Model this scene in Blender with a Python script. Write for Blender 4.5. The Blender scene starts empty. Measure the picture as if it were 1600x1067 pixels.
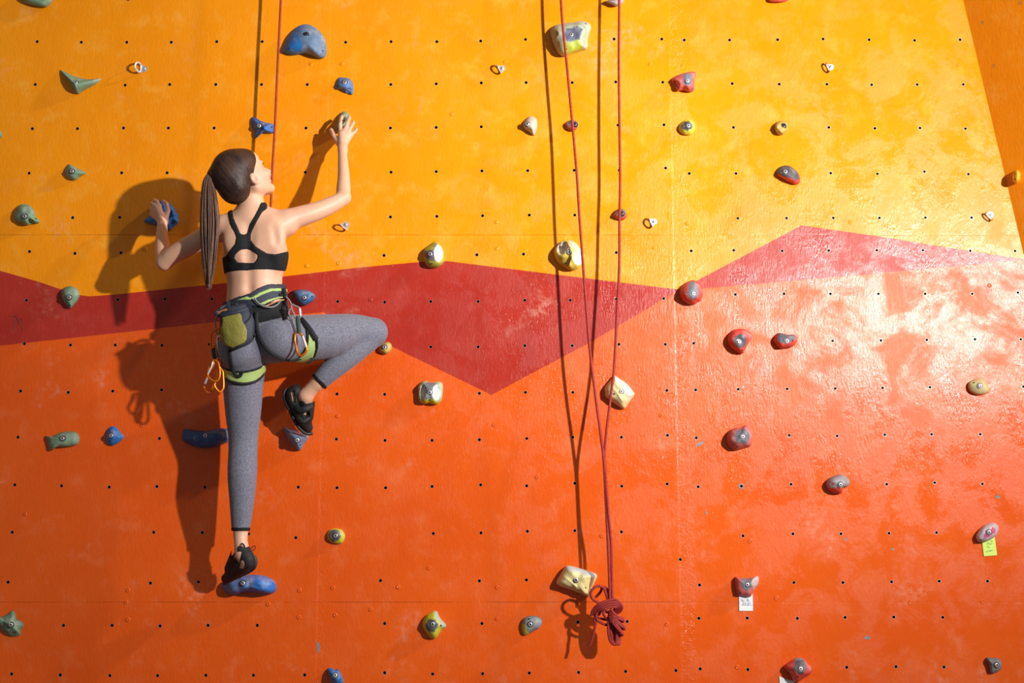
import bpy, bmesh, math, random
import numpy as np
from mathutils import Vector, Matrix, noise
from mathutils.geometry import delaunay_2d_cdt
from mathutils.bvhtree import BVHTree

# ------------------------------------------------------------------ camera
SC = bpy.context.scene
COL = SC.collection
FPX = 2000.0; PITCH = math.radians(8.6); DIST = FPX/365.0; ZC = 2.5
CAM = Vector((0, -DIST*math.cos(PITCH), ZC-DIST*math.sin(PITCH)))
cd = bpy.data.cameras.new('camera'); cam = bpy.data.objects.new('camera', cd)
COL.objects.link(cam); cam.location = CAM
cam.rotation_euler = (math.pi/2+PITCH, 0, 0)
cd.sensor_width = 36; cd.lens = 36*FPX/1600
SC.camera = cam
# ------------------------------------------------------------------ world, lamps, exposure
w = bpy.data.worlds.new('hall'); SC.world = w; w.use_nodes = True
bg = w.node_tree.nodes['Background']; bg.inputs[0].default_value = (1.0, 0.93, 0.88, 1); bg.inputs[1].default_value = 0.20
def lamp(name, loc, target, power, size, color, spot=None):
    l = bpy.data.lights.new(name, 'AREA'); l.energy = power; l.shape = 'DISK'; l.size = size; l.color = color
    o = bpy.data.objects.new(name, l); COL.objects.link(o); o.location = loc
    o.rotation_euler = (Vector(target)-Vector(loc)).to_track_quat('-Z', 'Y').to_euler()
    return o
KEY = Vector((3.78, -4.8, 3.45))
key = lamp('key_lamp', KEY, (0.25, 0, 3.35), 128, 0.16, (1.0, 0.965, 0.92)); key.data.spread = math.radians(80)
lamp('high_side_lamp', (11.5, -3.7, 10.0), (0, 0, 2.4), 860, 0.55, (0.93, 0.96, 1.0))
SC.view_settings.view_transform = 'Standard'; SC.view_settings.look = 'None'
SC.view_settings.exposure = -0.06; SC.view_settings.gamma = 1.0; SC.view_settings.use_curve_mapping = False

# ------------------------------------------------------------------ helpers
def ray(px, py):
    rx = (px-800)/FPX; ry = -(py-533.5)/FPX
    s, c = math.sin(PITCH), math.cos(PITCH)
    return Vector((rx, c-ry*s, s+ry*c))
def W(px, py, d=0.0):
    """point of the place at distance d in front of the wall plane"""
    r = ray(px, py); t = (-d-CAM.y)/r.y
    return CAM+r*t
def PX(X, Y, Z):
    """numpy inverse of W"""
    s, c = math.sin(PITCH), math.cos(PITCH)
    dy = Y-CAM.y; dz = Z-CAM.z
    f = dy*c+dz*s; u = -dy*s+dz*c
    return 800+FPX*X/f, 533.5-FPX*u/f
def C(ox, oy, pts, s=4.0): return [(ox+x/s, oy+y/s) for x, y in pts]

def link(o, parent=None):
    COL.objects.link(o)
    if parent is not None: o.parent = parent
    return o
def tag(o, label=None, cat=None, group=None, kind=None):
    if label: o['label'] = label
    if cat: o['category'] = cat
    if group: o['group'] = group
    if kind: o['kind'] = kind
    return o
def empty(name, loc, label, cat, group=None):
    o = bpy.data.objects.new(name, None); o.empty_display_size = .05; COL.objects.link(o); o.location = loc
    return tag(o, label, cat, group)
def mesh_obj(name, verts, faces, mats, parent=None, midx=None, smooth=True, cols=None):
    me = bpy.data.meshes.new(name); me.from_pydata([tuple(v) for v in verts], [], faces)
    for m in (mats if isinstance(mats, (list, tuple)) else [mats]): me.materials.append(m)
    if midx is not None: me.polygons.foreach_set('material_index', midx)
    me.polygons.foreach_set('use_smooth', [smooth]*len(me.polygons))
    if cols is not None:
        a = me.color_attributes.new('paint', 'FLOAT_COLOR', 'POINT')
        a.data.foreach_set('color', np.asarray(cols, dtype=np.float32).ravel())
    me.update()
    o = bpy.data.objects.new(name, me); COL.objects.link(o)
    if parent is not None:
        o.parent = parent
        p = parent
        # vertices are written in world coordinates: keep them there
        mw = Matrix.Identity(4); chain = []
        while p is not None: chain.append(p); p = p.parent
        for q in reversed(chain):
            mw = mw @ Matrix.Translation(q.location)
        me.transform(mw.inverted())
    return o
def flat(o):
    for p in o.data.polygons: p.use_smooth = False
    return o

class MB:
    """collects shapes (world coordinates) into one mesh"""
    def __init__(s): s.v = []; s.f = []; s.m = []
    def add(s, v, f, m=0):
        n = len(s.v); s.v += [Vector(x) for x in v]; s.f += [tuple(i+n for i in q) for q in f]; s.m += [m]*len(f); return s
    def tube(s, pts, r, seg=8, m=0, closed=False, flatten=None):
        pts = [Vector(p) for p in pts]; n = len(pts)
        rs = r if isinstance(r, (list, tuple)) else [r]*n
        t0 = (pts[1]-pts[0]).normalized()
        a = t0.orthogonal().normalized(); V = []
        if flatten is not None: a = Vector(flatten[0]).normalized()
        for i in range(n):
            if closed: t = (pts[(i+1) % n]-pts[i-1]).normalized()
            else: t = (pts[min(i+1, n-1)]-pts[max(i-1, 0)]).normalized()
            if flatten is not None: a = Vector(flatten[0]).normalized()
            a = (a-t*a.dot(t)).normalized(); b = t.cross(a)
            ka, kb = (flatten[1], flatten[2]) if flatten else (1, 1)
            for k in range(seg):
                q = 2*math.pi*k/seg
                V.append(pts[i]+a*math.cos(q)*rs[i]*ka+b*math.sin(q)*rs[i]*kb)
        F = []
        R = n if closed else n-1
        for i in range(R):
            j = (i+1) % n
            for k in range(seg):
                F.append((i*seg+k, i*seg+(k+1) % seg, j*seg+(k+1) % seg, j*seg+k))
        if not closed:
            F.append(tuple(reversed(range(seg)))); F.append(tuple((n-1)*seg+k for k in range(seg)))
        return s.add(V, F, m)
    def lathe(s, origin, axis, prof, seg=20, m=0, ms=None, ang0=0):
        ax = Vector(axis).normalized(); a = ax.orthogonal().normalized(); b = ax.cross(a); o = Vector(origin); V = []
        for (r, h) in prof:
            for k in range(seg):
                q = 2*math.pi*k/seg+ang0; V.append(o+ax*h+(a*math.cos(q)+b*math.sin(q))*max(r, 1e-5))
        F = []; M = []
        for i in range(len(prof)-1):
            for k in range(seg):
                F.append((i*seg+k, i*seg+(k+1) % seg, (i+1)*seg+(k+1) % seg, (i+1)*seg+k)); M.append(ms[i] if ms else m)
        n = len(s.v); s.v += V; s.f += [tuple(i+n for i in q) for q in F]; s.m += M; return s
    def prism(s, poly, n, th, m=0):
        """poly: list of 3d points (planar), extruded by n*th"""
        n = Vector(n).normalized()*th; k = len(poly); V = [Vector(p) for p in poly]+[Vector(p)+n for p in poly]
        F = [tuple(range(k)), tuple(reversed(range(k, 2*k)))]+[(i, i+k, (i+1) % k+k, (i+1) % k) for i in range(k)]
        return s.add(V, F, m)
    def build(s, name, mats, parent=None, smooth=True):
        o = mesh_obj(name, s.v, s.f, mats, parent, s.m, smooth)
        bm = bmesh.new(); bm.from_mesh(o.data); bmesh.ops.recalc_face_normals(bm, faces=bm.faces); bm.to_mesh(o.data); bm.free()
        if smooth: o.data.set_sharp_from_angle(angle=math.radians(50))
        return o
def spline(pts, n=8, closed=False):
    P = [Vector(p) for p in pts]; L = len(P); out = []
    R = L if closed else L-1
    for i in range(R):
        p0 = P[(i-1) % L] if (closed or i > 0) else P[0]*2-P[1]
        p1 = P[i]; p2 = P[(i+1) % L]; p3 = P[(i+2) % L] if (closed or i < L-2) else P[-1]*2-P[-2]
        for k in range(n):
            t = k/n
            out.append(0.5*((2*p1)+(p2-p0)*t+(2*p0-5*p1+4*p2-p3)*t*t+(3*p1-p0-3*p2+p3)*t**3))
    if not closed: out.append(P[-1])
    return out

# ------------------------------------------------------------------ materials
class NT:
    def __init__(s, name):
        s.mat = bpy.data.materials.new(name); s.mat.use_nodes = True; s.t = s.mat.node_tree
        s.b = s.t.nodes['Principled BSDF']; s.co = s.t.nodes.new('ShaderNodeTexCoord').outputs['Object']
    def n(s, typ, ins=None, **kw):
        q = s.t.nodes.new('ShaderNode'+typ)
        for k, v in kw.items(): setattr(q, k, v)
        for k, v in (ins or {}).items(): s.put(q.inputs[k], v)
        return q
    def put(s, sock, v):
        if isinstance(v, bpy.types.NodeSocket): s.t.links.new(v, sock)
        elif hasattr(sock.default_value, '__len__') and not isinstance(v, (int, float)):
            v = tuple(v)
            if len(sock.default_value) == 4 and len(v) == 3: v = v+(1,)
            sock.default_value = v
        else: sock.default_value = v
    def set(s, **kw):
        for k, v in kw.items(): s.put(s.b.inputs[k.replace('_', ' ')], v)
        return s.mat
    def m(s, op, a, b=0.0, c=0.0, clamp=False):
        q = s.n('Math', {0: a, 1: b, 2: c}, operation=op, use_clamp=clamp); return q.outputs[0]
    def noise(s, scale, detail=4, rough=.5, stretch=None, vec=None, dist=0):
        v = vec or s.co
        if stretch: v = s.n('Mapping', {'Vector': v, 'Scale': stretch}).outputs[0]
        return s.n('TexNoise', {'Vector': v, 'Scale': scale, 'Detail': detail, 'Roughness': rough, 'Distortion': dist}).outputs[0]
    def ramp(s, x, lo, hi, a=0.0, b=1.0):
        return s.n('MapRange', {0: x, 1: lo, 2: hi, 3: a, 4: b}, interpolation_type='SMOOTHSTEP').outputs[0]
    def mix(s, f, a, b):
        q = s.n('Mix', None, data_type='RGBA'); s.put(q.inputs[0], f); s.put(q.inputs[6], a); s.put(q.inputs[7], b); return q.outputs[2]
    def bump(s, h, strength=.3, dist=.01, prev=None):
        q = s.n('Bump', {'Height': h, 'Strength': strength, 'Distance': dist})
        if prev: s.put(q.inputs['Normal'], prev)
        return q.outputs[0]
def simple(name, col, rough=.5, metal=0.0, bump=None, var=None, coat=0.0):
    t = NT(name); c = col
    if var:
        f = t.noise(var[0], 4, .6); f = t.ramp(f, .3, .7)
        c = t.mix(f, col, var[1])
    kw = dict(Base_Color=c, Roughness=rough, Metallic=metal)
    if coat: kw['Coat_Weight'] = coat
    if bump: kw['Normal'] = t.bump(t.noise(bump[0], 3, .6), bump[1], bump[2])
    return t.set(**kw)

SEAM_X = [(W(515, 0).x+W(495, 1067).x)/2, (W(1045, 0).x+W(1066, 1067).x)/2]
SEAM_Z = [W(800, 367).z, W(800, 941).z]
def wall_mat(name, col, col2, light, spec_r=.20):
    t = NT(name)
    big = t.noise(1.6, 5, .6); med = t.noise(9, 6, .65); fine = t.noise(115, 4, .75, (1, 1, .35))
    c = t.mix(t.ramp(big, .35, .65), col, col2)
    c = t.mix(t.m('MULTIPLY', t.ramp(med, .50, .72), .5), c, light)
    # chalk dust smudges, vertical brush wear
    ch = t.m('MULTIPLY', t.ramp(t.noise(3.3, 5, .62, None, None, .4),   .56, .72), t.ramp(t.noise(26, 4, .7), .42, .66))
    c = t.mix(t.m('MULTIPLY', ch, .32), c, (.80, .48, .36))
    dk = t.ramp(t.noise(17, 5, .75, (1, 1, .5)), .70, .78)
    c = t.mix(t.m('MULTIPLY', dk, .35), c, tuple(x*.35 for x in col))
    # tiny dark flecks and light nicks
    fl = t.ramp(t.n('TexVoronoi', {'Vector': t.co, 'Scale': 34.0, 'Randomness': 1.0}).outputs['Distance'], .045, .02)
    fl = t.m('MULTIPLY', fl, t.ramp(t.noise(4, 3, .5), .5, .58))
    c = t.mix(t.m('MULTIPLY', fl, .6), c, (.08, .03, .015))
    sep = t.n('SeparateXYZ', {0: t.co})
    x, z = sep.outputs[0], sep.outputs[2]
    gap = None
    for z0 in SEAM_Z:
        g = t.ramp(t.m('ABSOLUTE', t.m('SUBTRACT', z, z0)), .0035, .0008)
        gap = g if gap is None else t.m('MAXIMUM', gap, g)
    side = t.ramp(x, SEAM_X[1]+.10, SEAM_X[1]-.03, .25, 1.0)
    gap = t.m('MULTIPLY', gap, t.m('MULTIPLY', side, t.ramp(t.noise(6, 4, .7), .38, .55, .15, 1.0)))
    c = t.mix(t.m('MULTIPLY', gap, .35), c, tuple(v*.3 for v in col))
    h = t.m('MULTIPLY', fine, .0014)
    h = t.m('ADD', h, t.m('MULTIPLY', t.noise(14, 6, .7, (1, 1, .5)), .0020))
    h = t.m('ADD', h, t.m('MULTIPLY', t.noise(2.2, 2, .5), .006))
    crack = t.m('MULTIPLY', t.ramp(t.noise(40, 4, .8), .45, .7), .0008)
    for i, x0 in enumerate(SEAM_X):
        wob = t.m('MULTIPLY', t.m('SUBTRACT', t.noise(30, 3, .6), .5), .006)
        dx = t.m('ADD', t.m('SUBTRACT', x, x0), wob)
        h = t.m('ADD', h, t.m('MULTIPLY', t.ramp(dx, -.006, .006), -.0010))
        strip = t.m('MULTIPLY', t.ramp(dx, -.004, .004), t.ramp(dx, .075 if i == 1 else .03, .05 if i == 1 else .012))
        h = t.m('ADD', h, t.m('MULTIPLY', strip, crack))
    h = t.m('SUBTRACT', h, t.m('MULTIPLY', gap, .0007))
    rg = t.ramp(t.noise(5, 6, .7, None, None, .5), .40, .62, spec_r-.07, spec_r+.24)
    return t.set(Base_Color=c, Roughness=rg, Normal=t.bump(h, 1.0, 1.0), Specular_IOR_Level=.36)
M = {}
M['yellow'] = wall_mat('yellow_wall_paint', (.87, .268, .001), (.92, .305, .003), (.92, .42, .05))
M['orange'] = wall_mat('orange_wall_paint', (.74, .092, .006), (.78, .108, .007), (.80, .17, .05))
M['red'] = wall_mat('red_wall_paint', (.40, .026, .016), (.44, .032, .018), (.48, .06, .05))
M['black'] = simple('black_void', (.006, .005, .005), .9)
M['steel'] = simple('zinc_steel', (.80, .80, .82), .42, .75, bump=(400, .15, .001), var=(60, (.55, .55, .57)))
M['dark_steel'] = simple('dark_steel', (.10, .10, .11), .4, .8)
M['insert'] = simple('threaded_insert_steel', (.50, .46, .42), .45, .8)
M['paper'] = simple('white_paper', (.82, .83, .84), .6, bump=(200, .1, .001))
M['green_paper'] = simple('lime_paper', (.62, .86, .16), .6, bump=(120, .1, .001))
M['ink'] = simple('black_ink', (.02, .02, .03), .6)
M['blue_ink'] = simple('blue_ink', (.05, .09, .30), .6)
M['chip_grey'] = simple('chipped_grey_wood', (.30, .33, .38), .8, bump=(90, .5, .004), var=(120, (.18, .17, .18)))
M['crumb'] = simple('floor_mat_vinyl', (.10, .11, .13), .6, bump=(40, .2, .004))
# ------------------------------------------------------------------ the wall
HOLES = [(58,65),(127,66),(198,66),(267.5,66),(338.5,65),(409.5,65),(540,66),(611,65),(682.5,65),(751,64),(821,61.5),(959.5,61),(1034,61),(1069,62.5),(1140,62.5),(1215,62),(1286,61),(1358,62),(1429,63),(1500,62),(200,-1),
(55,132),(195.5,133),(265,132),(337,132),(408.5,132),(480,132),(610.5,132),(681.5,131),(752,129.5),(822,129),(894,129),(962,128),(1035.5,128.5),(1144,130.5),(1217.5,131.5),(1292,131.5),(1362,132.5),(1433,132),(1505,132),
(50.5,201),(121,201),(193,200),(263,200),(334.5,200),(478,200),(610,200),(681.5,199),(752,198),(965.5,195.5),(1037.5,195),(1146,199),(1295,199),(1367,200.5),(1437.5,200),(1508.5,201),
(45.5,270.5),(190,270),(261,270),(477,269),(611,269),(681.5,268),(753,267),(824.5,266.5),(897,266),(967.5,266),(1077,271),(1150,271),(1040,262.5),(1298,270.5),(1371,271.5),(1444.5,268),(1513,272),
(113.5,340),(187,339.5),(610,339),(682.5,338),(754,337),(827,336),(898,336),(1153,341),(1229,341),(1302,340.5),(1374,340.5),(1446,340),(1518,340),
(46,393),(117,396),(189,395),(600,399),(745,398),(818,397),(963,394.5),(1080,392),(1146.5,391),(1222,392),(1295,391.5),(1370,391),(1442,391),(1516,392),(1586,392),
(41,469),(184,468),(257.5,467),(331,467),(527.5,471),(601,472),(673,471),(747,471),(820,469),(891,469),(963,467),(1037,466.5),(1149,460),(1225,459),(1297.5,459),(1372.5,459),(1445.5,459),(1519,459),(1590.5,457),
(38,537),(110,539),(180,539),(253,539.5),(327,538),(673,542),(747,542),(820,540),(894,540),(967,538),(1039.5,538),(1084,536),(1301,532.5),(1376.5,532),(1448,531),(1523.5,530),(1595,530),
(32,611),(106.5,613),(176,611),(252.5,609),(526.5,615.5),(601,616),(749,614.5),(821,613),(895,613),(1042,610),(1087,609),(1153.5,608),(1230,607.5),(1305,607),(1379,606),(1453,605),(1599,604),
(28,683),(249,685),(525.5,686),(601.5,688),(675,688),(749,687),(823,685),(895,683),(971,683),(1043,680),(1088,684),(1233,680),(1308,681),(1382.5,679),(1455.5,678.5),(1531.5,678.5),
(23,757.5),(96,759),(170.5,761),(245,760),(320,761),(466,761),(526.5,762),(602.5,762),(675,760),(751,757.5),(823,759),(898,755),(971.5,759.5),(1042.5,756),(1091,760.5),(1158.5,759.5),(1236,756.5),(1385.5,756.5),(1460.5,754),(1535,756),
(19,831.5),(240,831.5),(316,832),(388.5,834),(462,840),(677,833.5),(751.5,832.5),(824,830),(898,829),(971,831),(1161,837),(1239,834),(1314,834),(1389,833),(1463.5,832),(1063,874),
(12.5,909.5),(235,911),(310,909),(594.5,907),(749,907.5),(822.5,906),(1093,914),(1240.5,910),(1317,910),(1393,909),(1467.5,908),(1543,908),
(99,977),(175,977),(250,978),(325,977),(402,977),(601,974),(753,974),(903,972),(980,971),(1092,966),(1167.5,965.5),(1246,966),(1320.5,964.5),(1396.5,964),(1473,964.5),
(18,1053),(94,1054.5),(171.5,1055.5),(246,1055.5),(321.5,1055),(396,1055),(476,1054.5),(601,1051),(676,1053),(754,1052.5),(827,1051.5),(904,1050.5),(977.5,1049),(1056,1047.5),(1094,1045),(1168.5,1046),(1323,1042.5),(1400,1041.5),(1475,1042)]
SCREWS = [(486,100),(534,100),(789.5,97),(706,178),(1015.5,100),(1067,101.5),(227,389),(479,415),(529,411.5),(776,346.5),(776,388),(579,468),(1074,349),(1022,387),(1328.5,347),(1546,446),(222,664),(527.5,650),(771.5,664),(1032,649),(839,745),(200,922),(197,941),(200,968),(39,803),(468,922),(520,918),(467,964),(524,961),(579,952),(622,917),(670,887),(776.5,917),(776.5,966.5),(419,944),(1042,975),(1172,845),(940,837),(1152,1042),(1422,941),(1535.5,940),(1213,934),(1497.5,102)]
TOP = [(-1100,120),(0,423),(60,440),(118,460),(140,463),(180,460),(350,442.5),(442.5,432),(560,418),(670,408),(700,408),(800,420.5),(1062,452.5)]
TOP2 = [(1252.5,352),(1385,371),(1475,386)]
LOW = [(-1100,660),(0,540),(75,532),(240,514),(337,503),(505,488),(607,539),(768,617),(920,536)]
LOW2 = [(1095,451),(1200,442),(1425,422),(1512,414)]
e0 = W(1505, 0); e1 = W(1600, 400)
def edge_x(z): return e0.x+(e1.x-e0.x)*(z-e0.z)/(e1.z-e0.z)
ZT, ZB, XL = 5.2, 0.0, -4.6
def wp(p): v = W(*p); return (v.x, v.z)
tip = (edge_x(W(1600, 405).z), W(1600, 405).z)
pts = []; edges = []
def addchain(P, closed=False):
    n = len(pts); pts.extend(P)
    ids = list(range(n, n+len(P)))
    for a, b in zip(ids, ids[1:]): edges.append((a, b))
    if closed: edges.append((ids[-1], ids[0]))
    return ids
ptop = [wp(p) for p in TOP]; ptop[0] = (XL, ptop[0][1]); ptop2 = [wp(p) for p in TOP2]
plow = [wp(p) for p in LOW]; plow[0] = (XL, plow[0][1]); plow2 = [wp(p) for p in LOW2]
a = addchain(ptop+ptop2+[tip]); b = addchain(plow); edges.append((b[-1], a[len(ptop)-1]))
c_ = addchain(plow2); edges.append((a[len(ptop)-1], c_[0])); edges.append((c_[-1], a[-1]))
o_ = addchain([(XL, ZB), (edge_x(ZB), ZB)]); o2 = addchain([(edge_x(ZT), ZT), (XL, ZT)])
edges += [(b[0], o_[0]), (o_[1], a[-1]), (a[-1], o2[0]), (o2[1], a[0]), (a[0], b[0])]
HR = 0.0074; NS = 12
hc = [wp(p) for p in HOLES]
hole_loops = []
for cx, cz in hc:
    hole_loops.append([(cx+HR*math.cos(2*math.pi*k/NS), cz+HR*math.sin(2*math.pi*k/NS)) for k in range(NS)])
for L in hole_loops: addchain(L, True)
vo, eo, fo, _, _, _ = delaunay_2d_cdt([Vector(p) for p in pts], edges, [], 0, 1e-6)
def inpoly(x, y, P):
    r = False; j = len(P)-1
    for i in range(len(P)):
        if (P[i][1] > y) != (P[j][1] > y) and x < (P[j][0]-P[i][0])*(y-P[i][1])/(P[j][1]-P[i][1])+P[i][0]: r = not r
        j = i
    return r
apex = ptop[-1]
redA = ptop+list(reversed(plow)); redB = [apex]+ptop2+[tip]+list(reversed(plow2))
YEL = ptop+ptop2+[tip, (edge_x(ZT), ZT), (XL, ZT)]
outline = [(XL, ZB), (edge_x(ZB), ZB), (edge_x(ZT), ZT), (XL, ZT)]
hc_np = np.array(hc); fv = []; fm = []
for f in fo:
    x = sum(vo[i].x for i in f)/len(f); z = sum(vo[i].y for i in f)/len(f)
    if np.min((hc_np[:, 0]-x)**2+(hc_np[:, 1]-z)**2) < (HR*.97)**2 or not inpoly(x, z, outline): continue
    fv.append(tuple(f)); fm.append(1 if (inpoly(x, z, redA) or inpoly(x, z, redB)) else (0 if inpoly(x, z, YEL) else 2))
wv = [Vector((v.x, 0, v.y)) for v in vo]
wb = MB(); wb.v = wv; wb.f = fv; wb.m = fm
for L, (cx, cz) in zip(hole_loops, hc):       # drilled bore behind each hole
    V = [(x, 0, z) for x, z in L]+[(x, .03, z) for x, z in L]
    wb.add(V, [(k, k+NS, (k+1) % NS+NS, (k+1) % NS) for k in range(NS)]+[tuple(range(NS, 2*NS))], 3)
wall = mesh_obj('wall_front', wb.v, wb.f, [M['yellow'], M['red'], M['orange'], M['black']], None, wb.m, smooth=False)
me = wall.data; bm = bmesh.new(); bm.from_mesh(me)
for f in bm.faces:
    f.normal_update()
    if f.material_index < 3 and f.normal.y > 0: f.normal_flip()
bm.to_mesh(me); bm.free()
tag(wall, 'flat climbing wall painted yellow over a dark red zigzag band over orange', kind='structure')
# facet that leans out to the right, then runs on parallel
AX = .40; AY = -.52
fac = MB()
E = lambda z: Vector((edge_x(z), 0, z))
zs = [ZB, 1.0, 2.0, 3.0, 4.0, ZT]
V = []
for z in zs: V += [E(z), E(z)+Vector((AX, AY, 0)), E(z)+Vector((AX+.9, AY, 0))]
F = []
for i in range(len(zs)-1):
    F += [(3*i, 3*i+1, 3*i+4, 3*i+3), (3*i+1, 3*i+2, 3*i+5, 3*i+4)]
wall_r = mesh_obj('wall_right', V, F, [M['yellow']], None, None, False)
tag(wall_r, 'darker yellow wall facet leaning out along the right edge', kind='structure')
FN = Vector((AX, AY, 0)).cross(Vector((edge_x(1)-edge_x(0), 0, 1))).normalized()
if FN.y > 0: FN = -FN
def WF(px, py, d=0.0):
    r = ray(px, py); p0 = E(3.0)+FN*d; t = (p0-CAM).dot(FN)/r.dot(FN); return CAM+r*t
fl = mesh_obj('floor', [(-6, -9, 0), (8, -9, 0), (8, .2, 0), (-6, .2, 0)], [(0, 1, 2, 3)], M['crumb'], None, None, False)
tag(fl, 'dark padded gym floor below the wall', kind='structure')
# threaded inserts: the 100 lowest (largest in view) as parts, the rest as one part
def insert_mb(mb, c, n=Vector((0, -1, 0)), k=1.0):
    mb.lathe(c, n, [(HR*.99*k, -.0004), (HR*.97*k, .0002), (HR*.86*k, .0002), (HR*.84*k, -.002), (HR*.80*k, -.022)], 12, ms=[0, 0, 0, 1])
order = sorted(HOLES, key=lambda p: -p[1])
proto = None
for p in order[:100]:
    c = W(*p)
    if proto is None:
        mb = MB(); insert_mb(mb, Vector((0, 0, 0))); proto = mb.build('threaded_insert', [M['insert'], M['dark_steel']]); o = proto
    else: o = proto.copy(); COL.objects.link(o)
    o.parent = wall; o.location = c
mb = MB()
for p in order[100:]: insert_mb(mb, W(*p))
o = mb.build('threaded_insert_rows', [M['insert'], M['dark_steel']], wall); o['kind'] = 'stuff'
mb = MB()
for p in [(1535,35),(1594,4.5),(1552,103)]:
    c = WF(*p); mb = MB(); mb.lathe(c, FN, [(.0075, .0003), (.0055, .0006), (.0050, -.001), (.0001, -.0012)], 12, ms=[1, 0, 0])
    mb.build('bolt_hole', [M['black'], M['insert']], wall_r)
# countersunk screw heads, painted over
sc_m = {}
for key in ('yellow', 'red', 'orange'): sc_m[key] = M[key]
protos = {}
def zone_at(p):
    x, z = wp(p)
    return 1 if (inpoly(x, z, redA) or inpoly(x, z, redB)) else (0 if inpoly(x, z, YEL) else 2)
for p in SCREWS:
    zi = zone_at(p); mt = [M['yellow'], M['red'], M['orange']][zi]
    if zi not in protos:
        mb = MB(); mb.lathe((0, 0, 0), (0, -1, 0), [(.0095, .0001), (.0085, .0018), (.0062, .0026), (.0048, .0026), (.0030, .0012), (.0022, .0012), (.0020, -.001), (.0001, -.001)], 14, ms=[0, 0, 0, 0, 0, 1, 1])
        protos[zi] = mb.build('screw_head', [mt, M['dark_steel']]); o = protos[zi]
    else: o = protos[zi].copy(); COL.objects.link(o)
    o.parent = wall; o.location = W(*p)
# chips in the paint and pencil scribble
for poly in [C(800, 534, [(1145,650),(1160,635),(1195,620),(1197,632),(1175,650),(1150,655)]), C(1200, 800, [(600,780),(620,772),(640,778),(638,793),(602,795)]),
             C(400, 800, [(378,812),(395,815),(402,845),(396,875),(384,882),(380,850)]), C(1200, 800, [(480,180),(490,160),(500,158),(495,178)]), C(1200, 800, [(765,230),(780,224),(792,232),(780,240)]),
             C(1200, 534, [(1418,970),(1435,955),(1455,968),(1440,982)]), C(800, 800, [(1205,0),(1215,-6),(1222,5),(1212,16)])]:
    mb = MB(); mb.prism([W(x, y, .0006) for x, y in poly], (0, 1, 0), .0012); mb.build('paint_chip', [M['chip_grey']], wall, smooth=False)
mb = MB(); mb.lathe(W(1158.5, 759.5, .0004), (0, -1, 0), [(.0120, 0), (.0115, .0006), (.0082, .0006)], 14); mb.build('paint_chip', [M['chip_grey']], wall)
mb = MB()
for st in [[(82,910),(100,912),(98,940),(84,995)], [(100,905),(112,940),(116,960)], [(116,960),(130,925),(138,940),(140,1000)]]:
    mb.tube(spline([W(x, y, .0008) for x, y in C(0, 267, st)], 5), .0011, 5)
mb.build('pencil_scribble', [simple('pencil_graphite', (.10, .02, .02), .6)], wall)
# ------------------------------------------------------------------ climbing holds
def hold_mat():
    t = NT('cast_resin_hold'); a = t.n('Attribute', attribute_name='paint').outputs[0]
    v = t.noise(28, 5, .65); ch = t.ramp(t.noise(16, 5, .7), .48, .70)
    c = t.mix(t.m('MULTIPLY', t.ramp(v, .3, .7), .22), a, (.03, .03, .03))
    c = t.mix(t.m('MULTIPLY', ch, .32), c, (.62, .62, .60))
    h = t.m('ADD', t.m('MULTIPLY', t.noise(60, 4, .7), .003), t.m('MULTIPLY', t.noise(260, 3, .7), .0008))
    return t.set(Base_Color=c, Roughness=.55, Normal=t.bump(h, .8, 1.0))
HM = hold_mat()
BLUE = (.010, .19, .60); NAVY = (.03, .09, .30); GREEN = (.20, .33, .21); GREY = (.16, .17, .20); DGREY = (.085, .085, .10); RED = (.66, .065, .045)
YEL_ = (.60, .58, .03); CREAM = (.78, .66, .30); WHITE = (.70, .74, .70); PALE = (.52, .46, .38); PINK = (.72, .06, .22); LILAC = (.66, .58, .66); SLATE = (.16, .23, .36); OCHRE = (.52, .36, .06)
def make_bolt(pos, n, parent, r=.0088, dark=False):
    mb = MB()
    mb.lathe(pos, n, [(r*1.45, -.001), (r*1.42, .0008), (r*1.05, .0006), (r*1.0, .0006), (r*.98, .0042), (r*.86, .0052), (r*.52, .0052), (r*.48, .0012), (r*.0, .0010)], 18, ms=[1, 1, 1, 0, 0, 0, 0, 1])
    return mb.build('bolt', [M['dark_steel'] if dark else M['steel'], M['black'] if dark else M['dark_steel']], parent)
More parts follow.
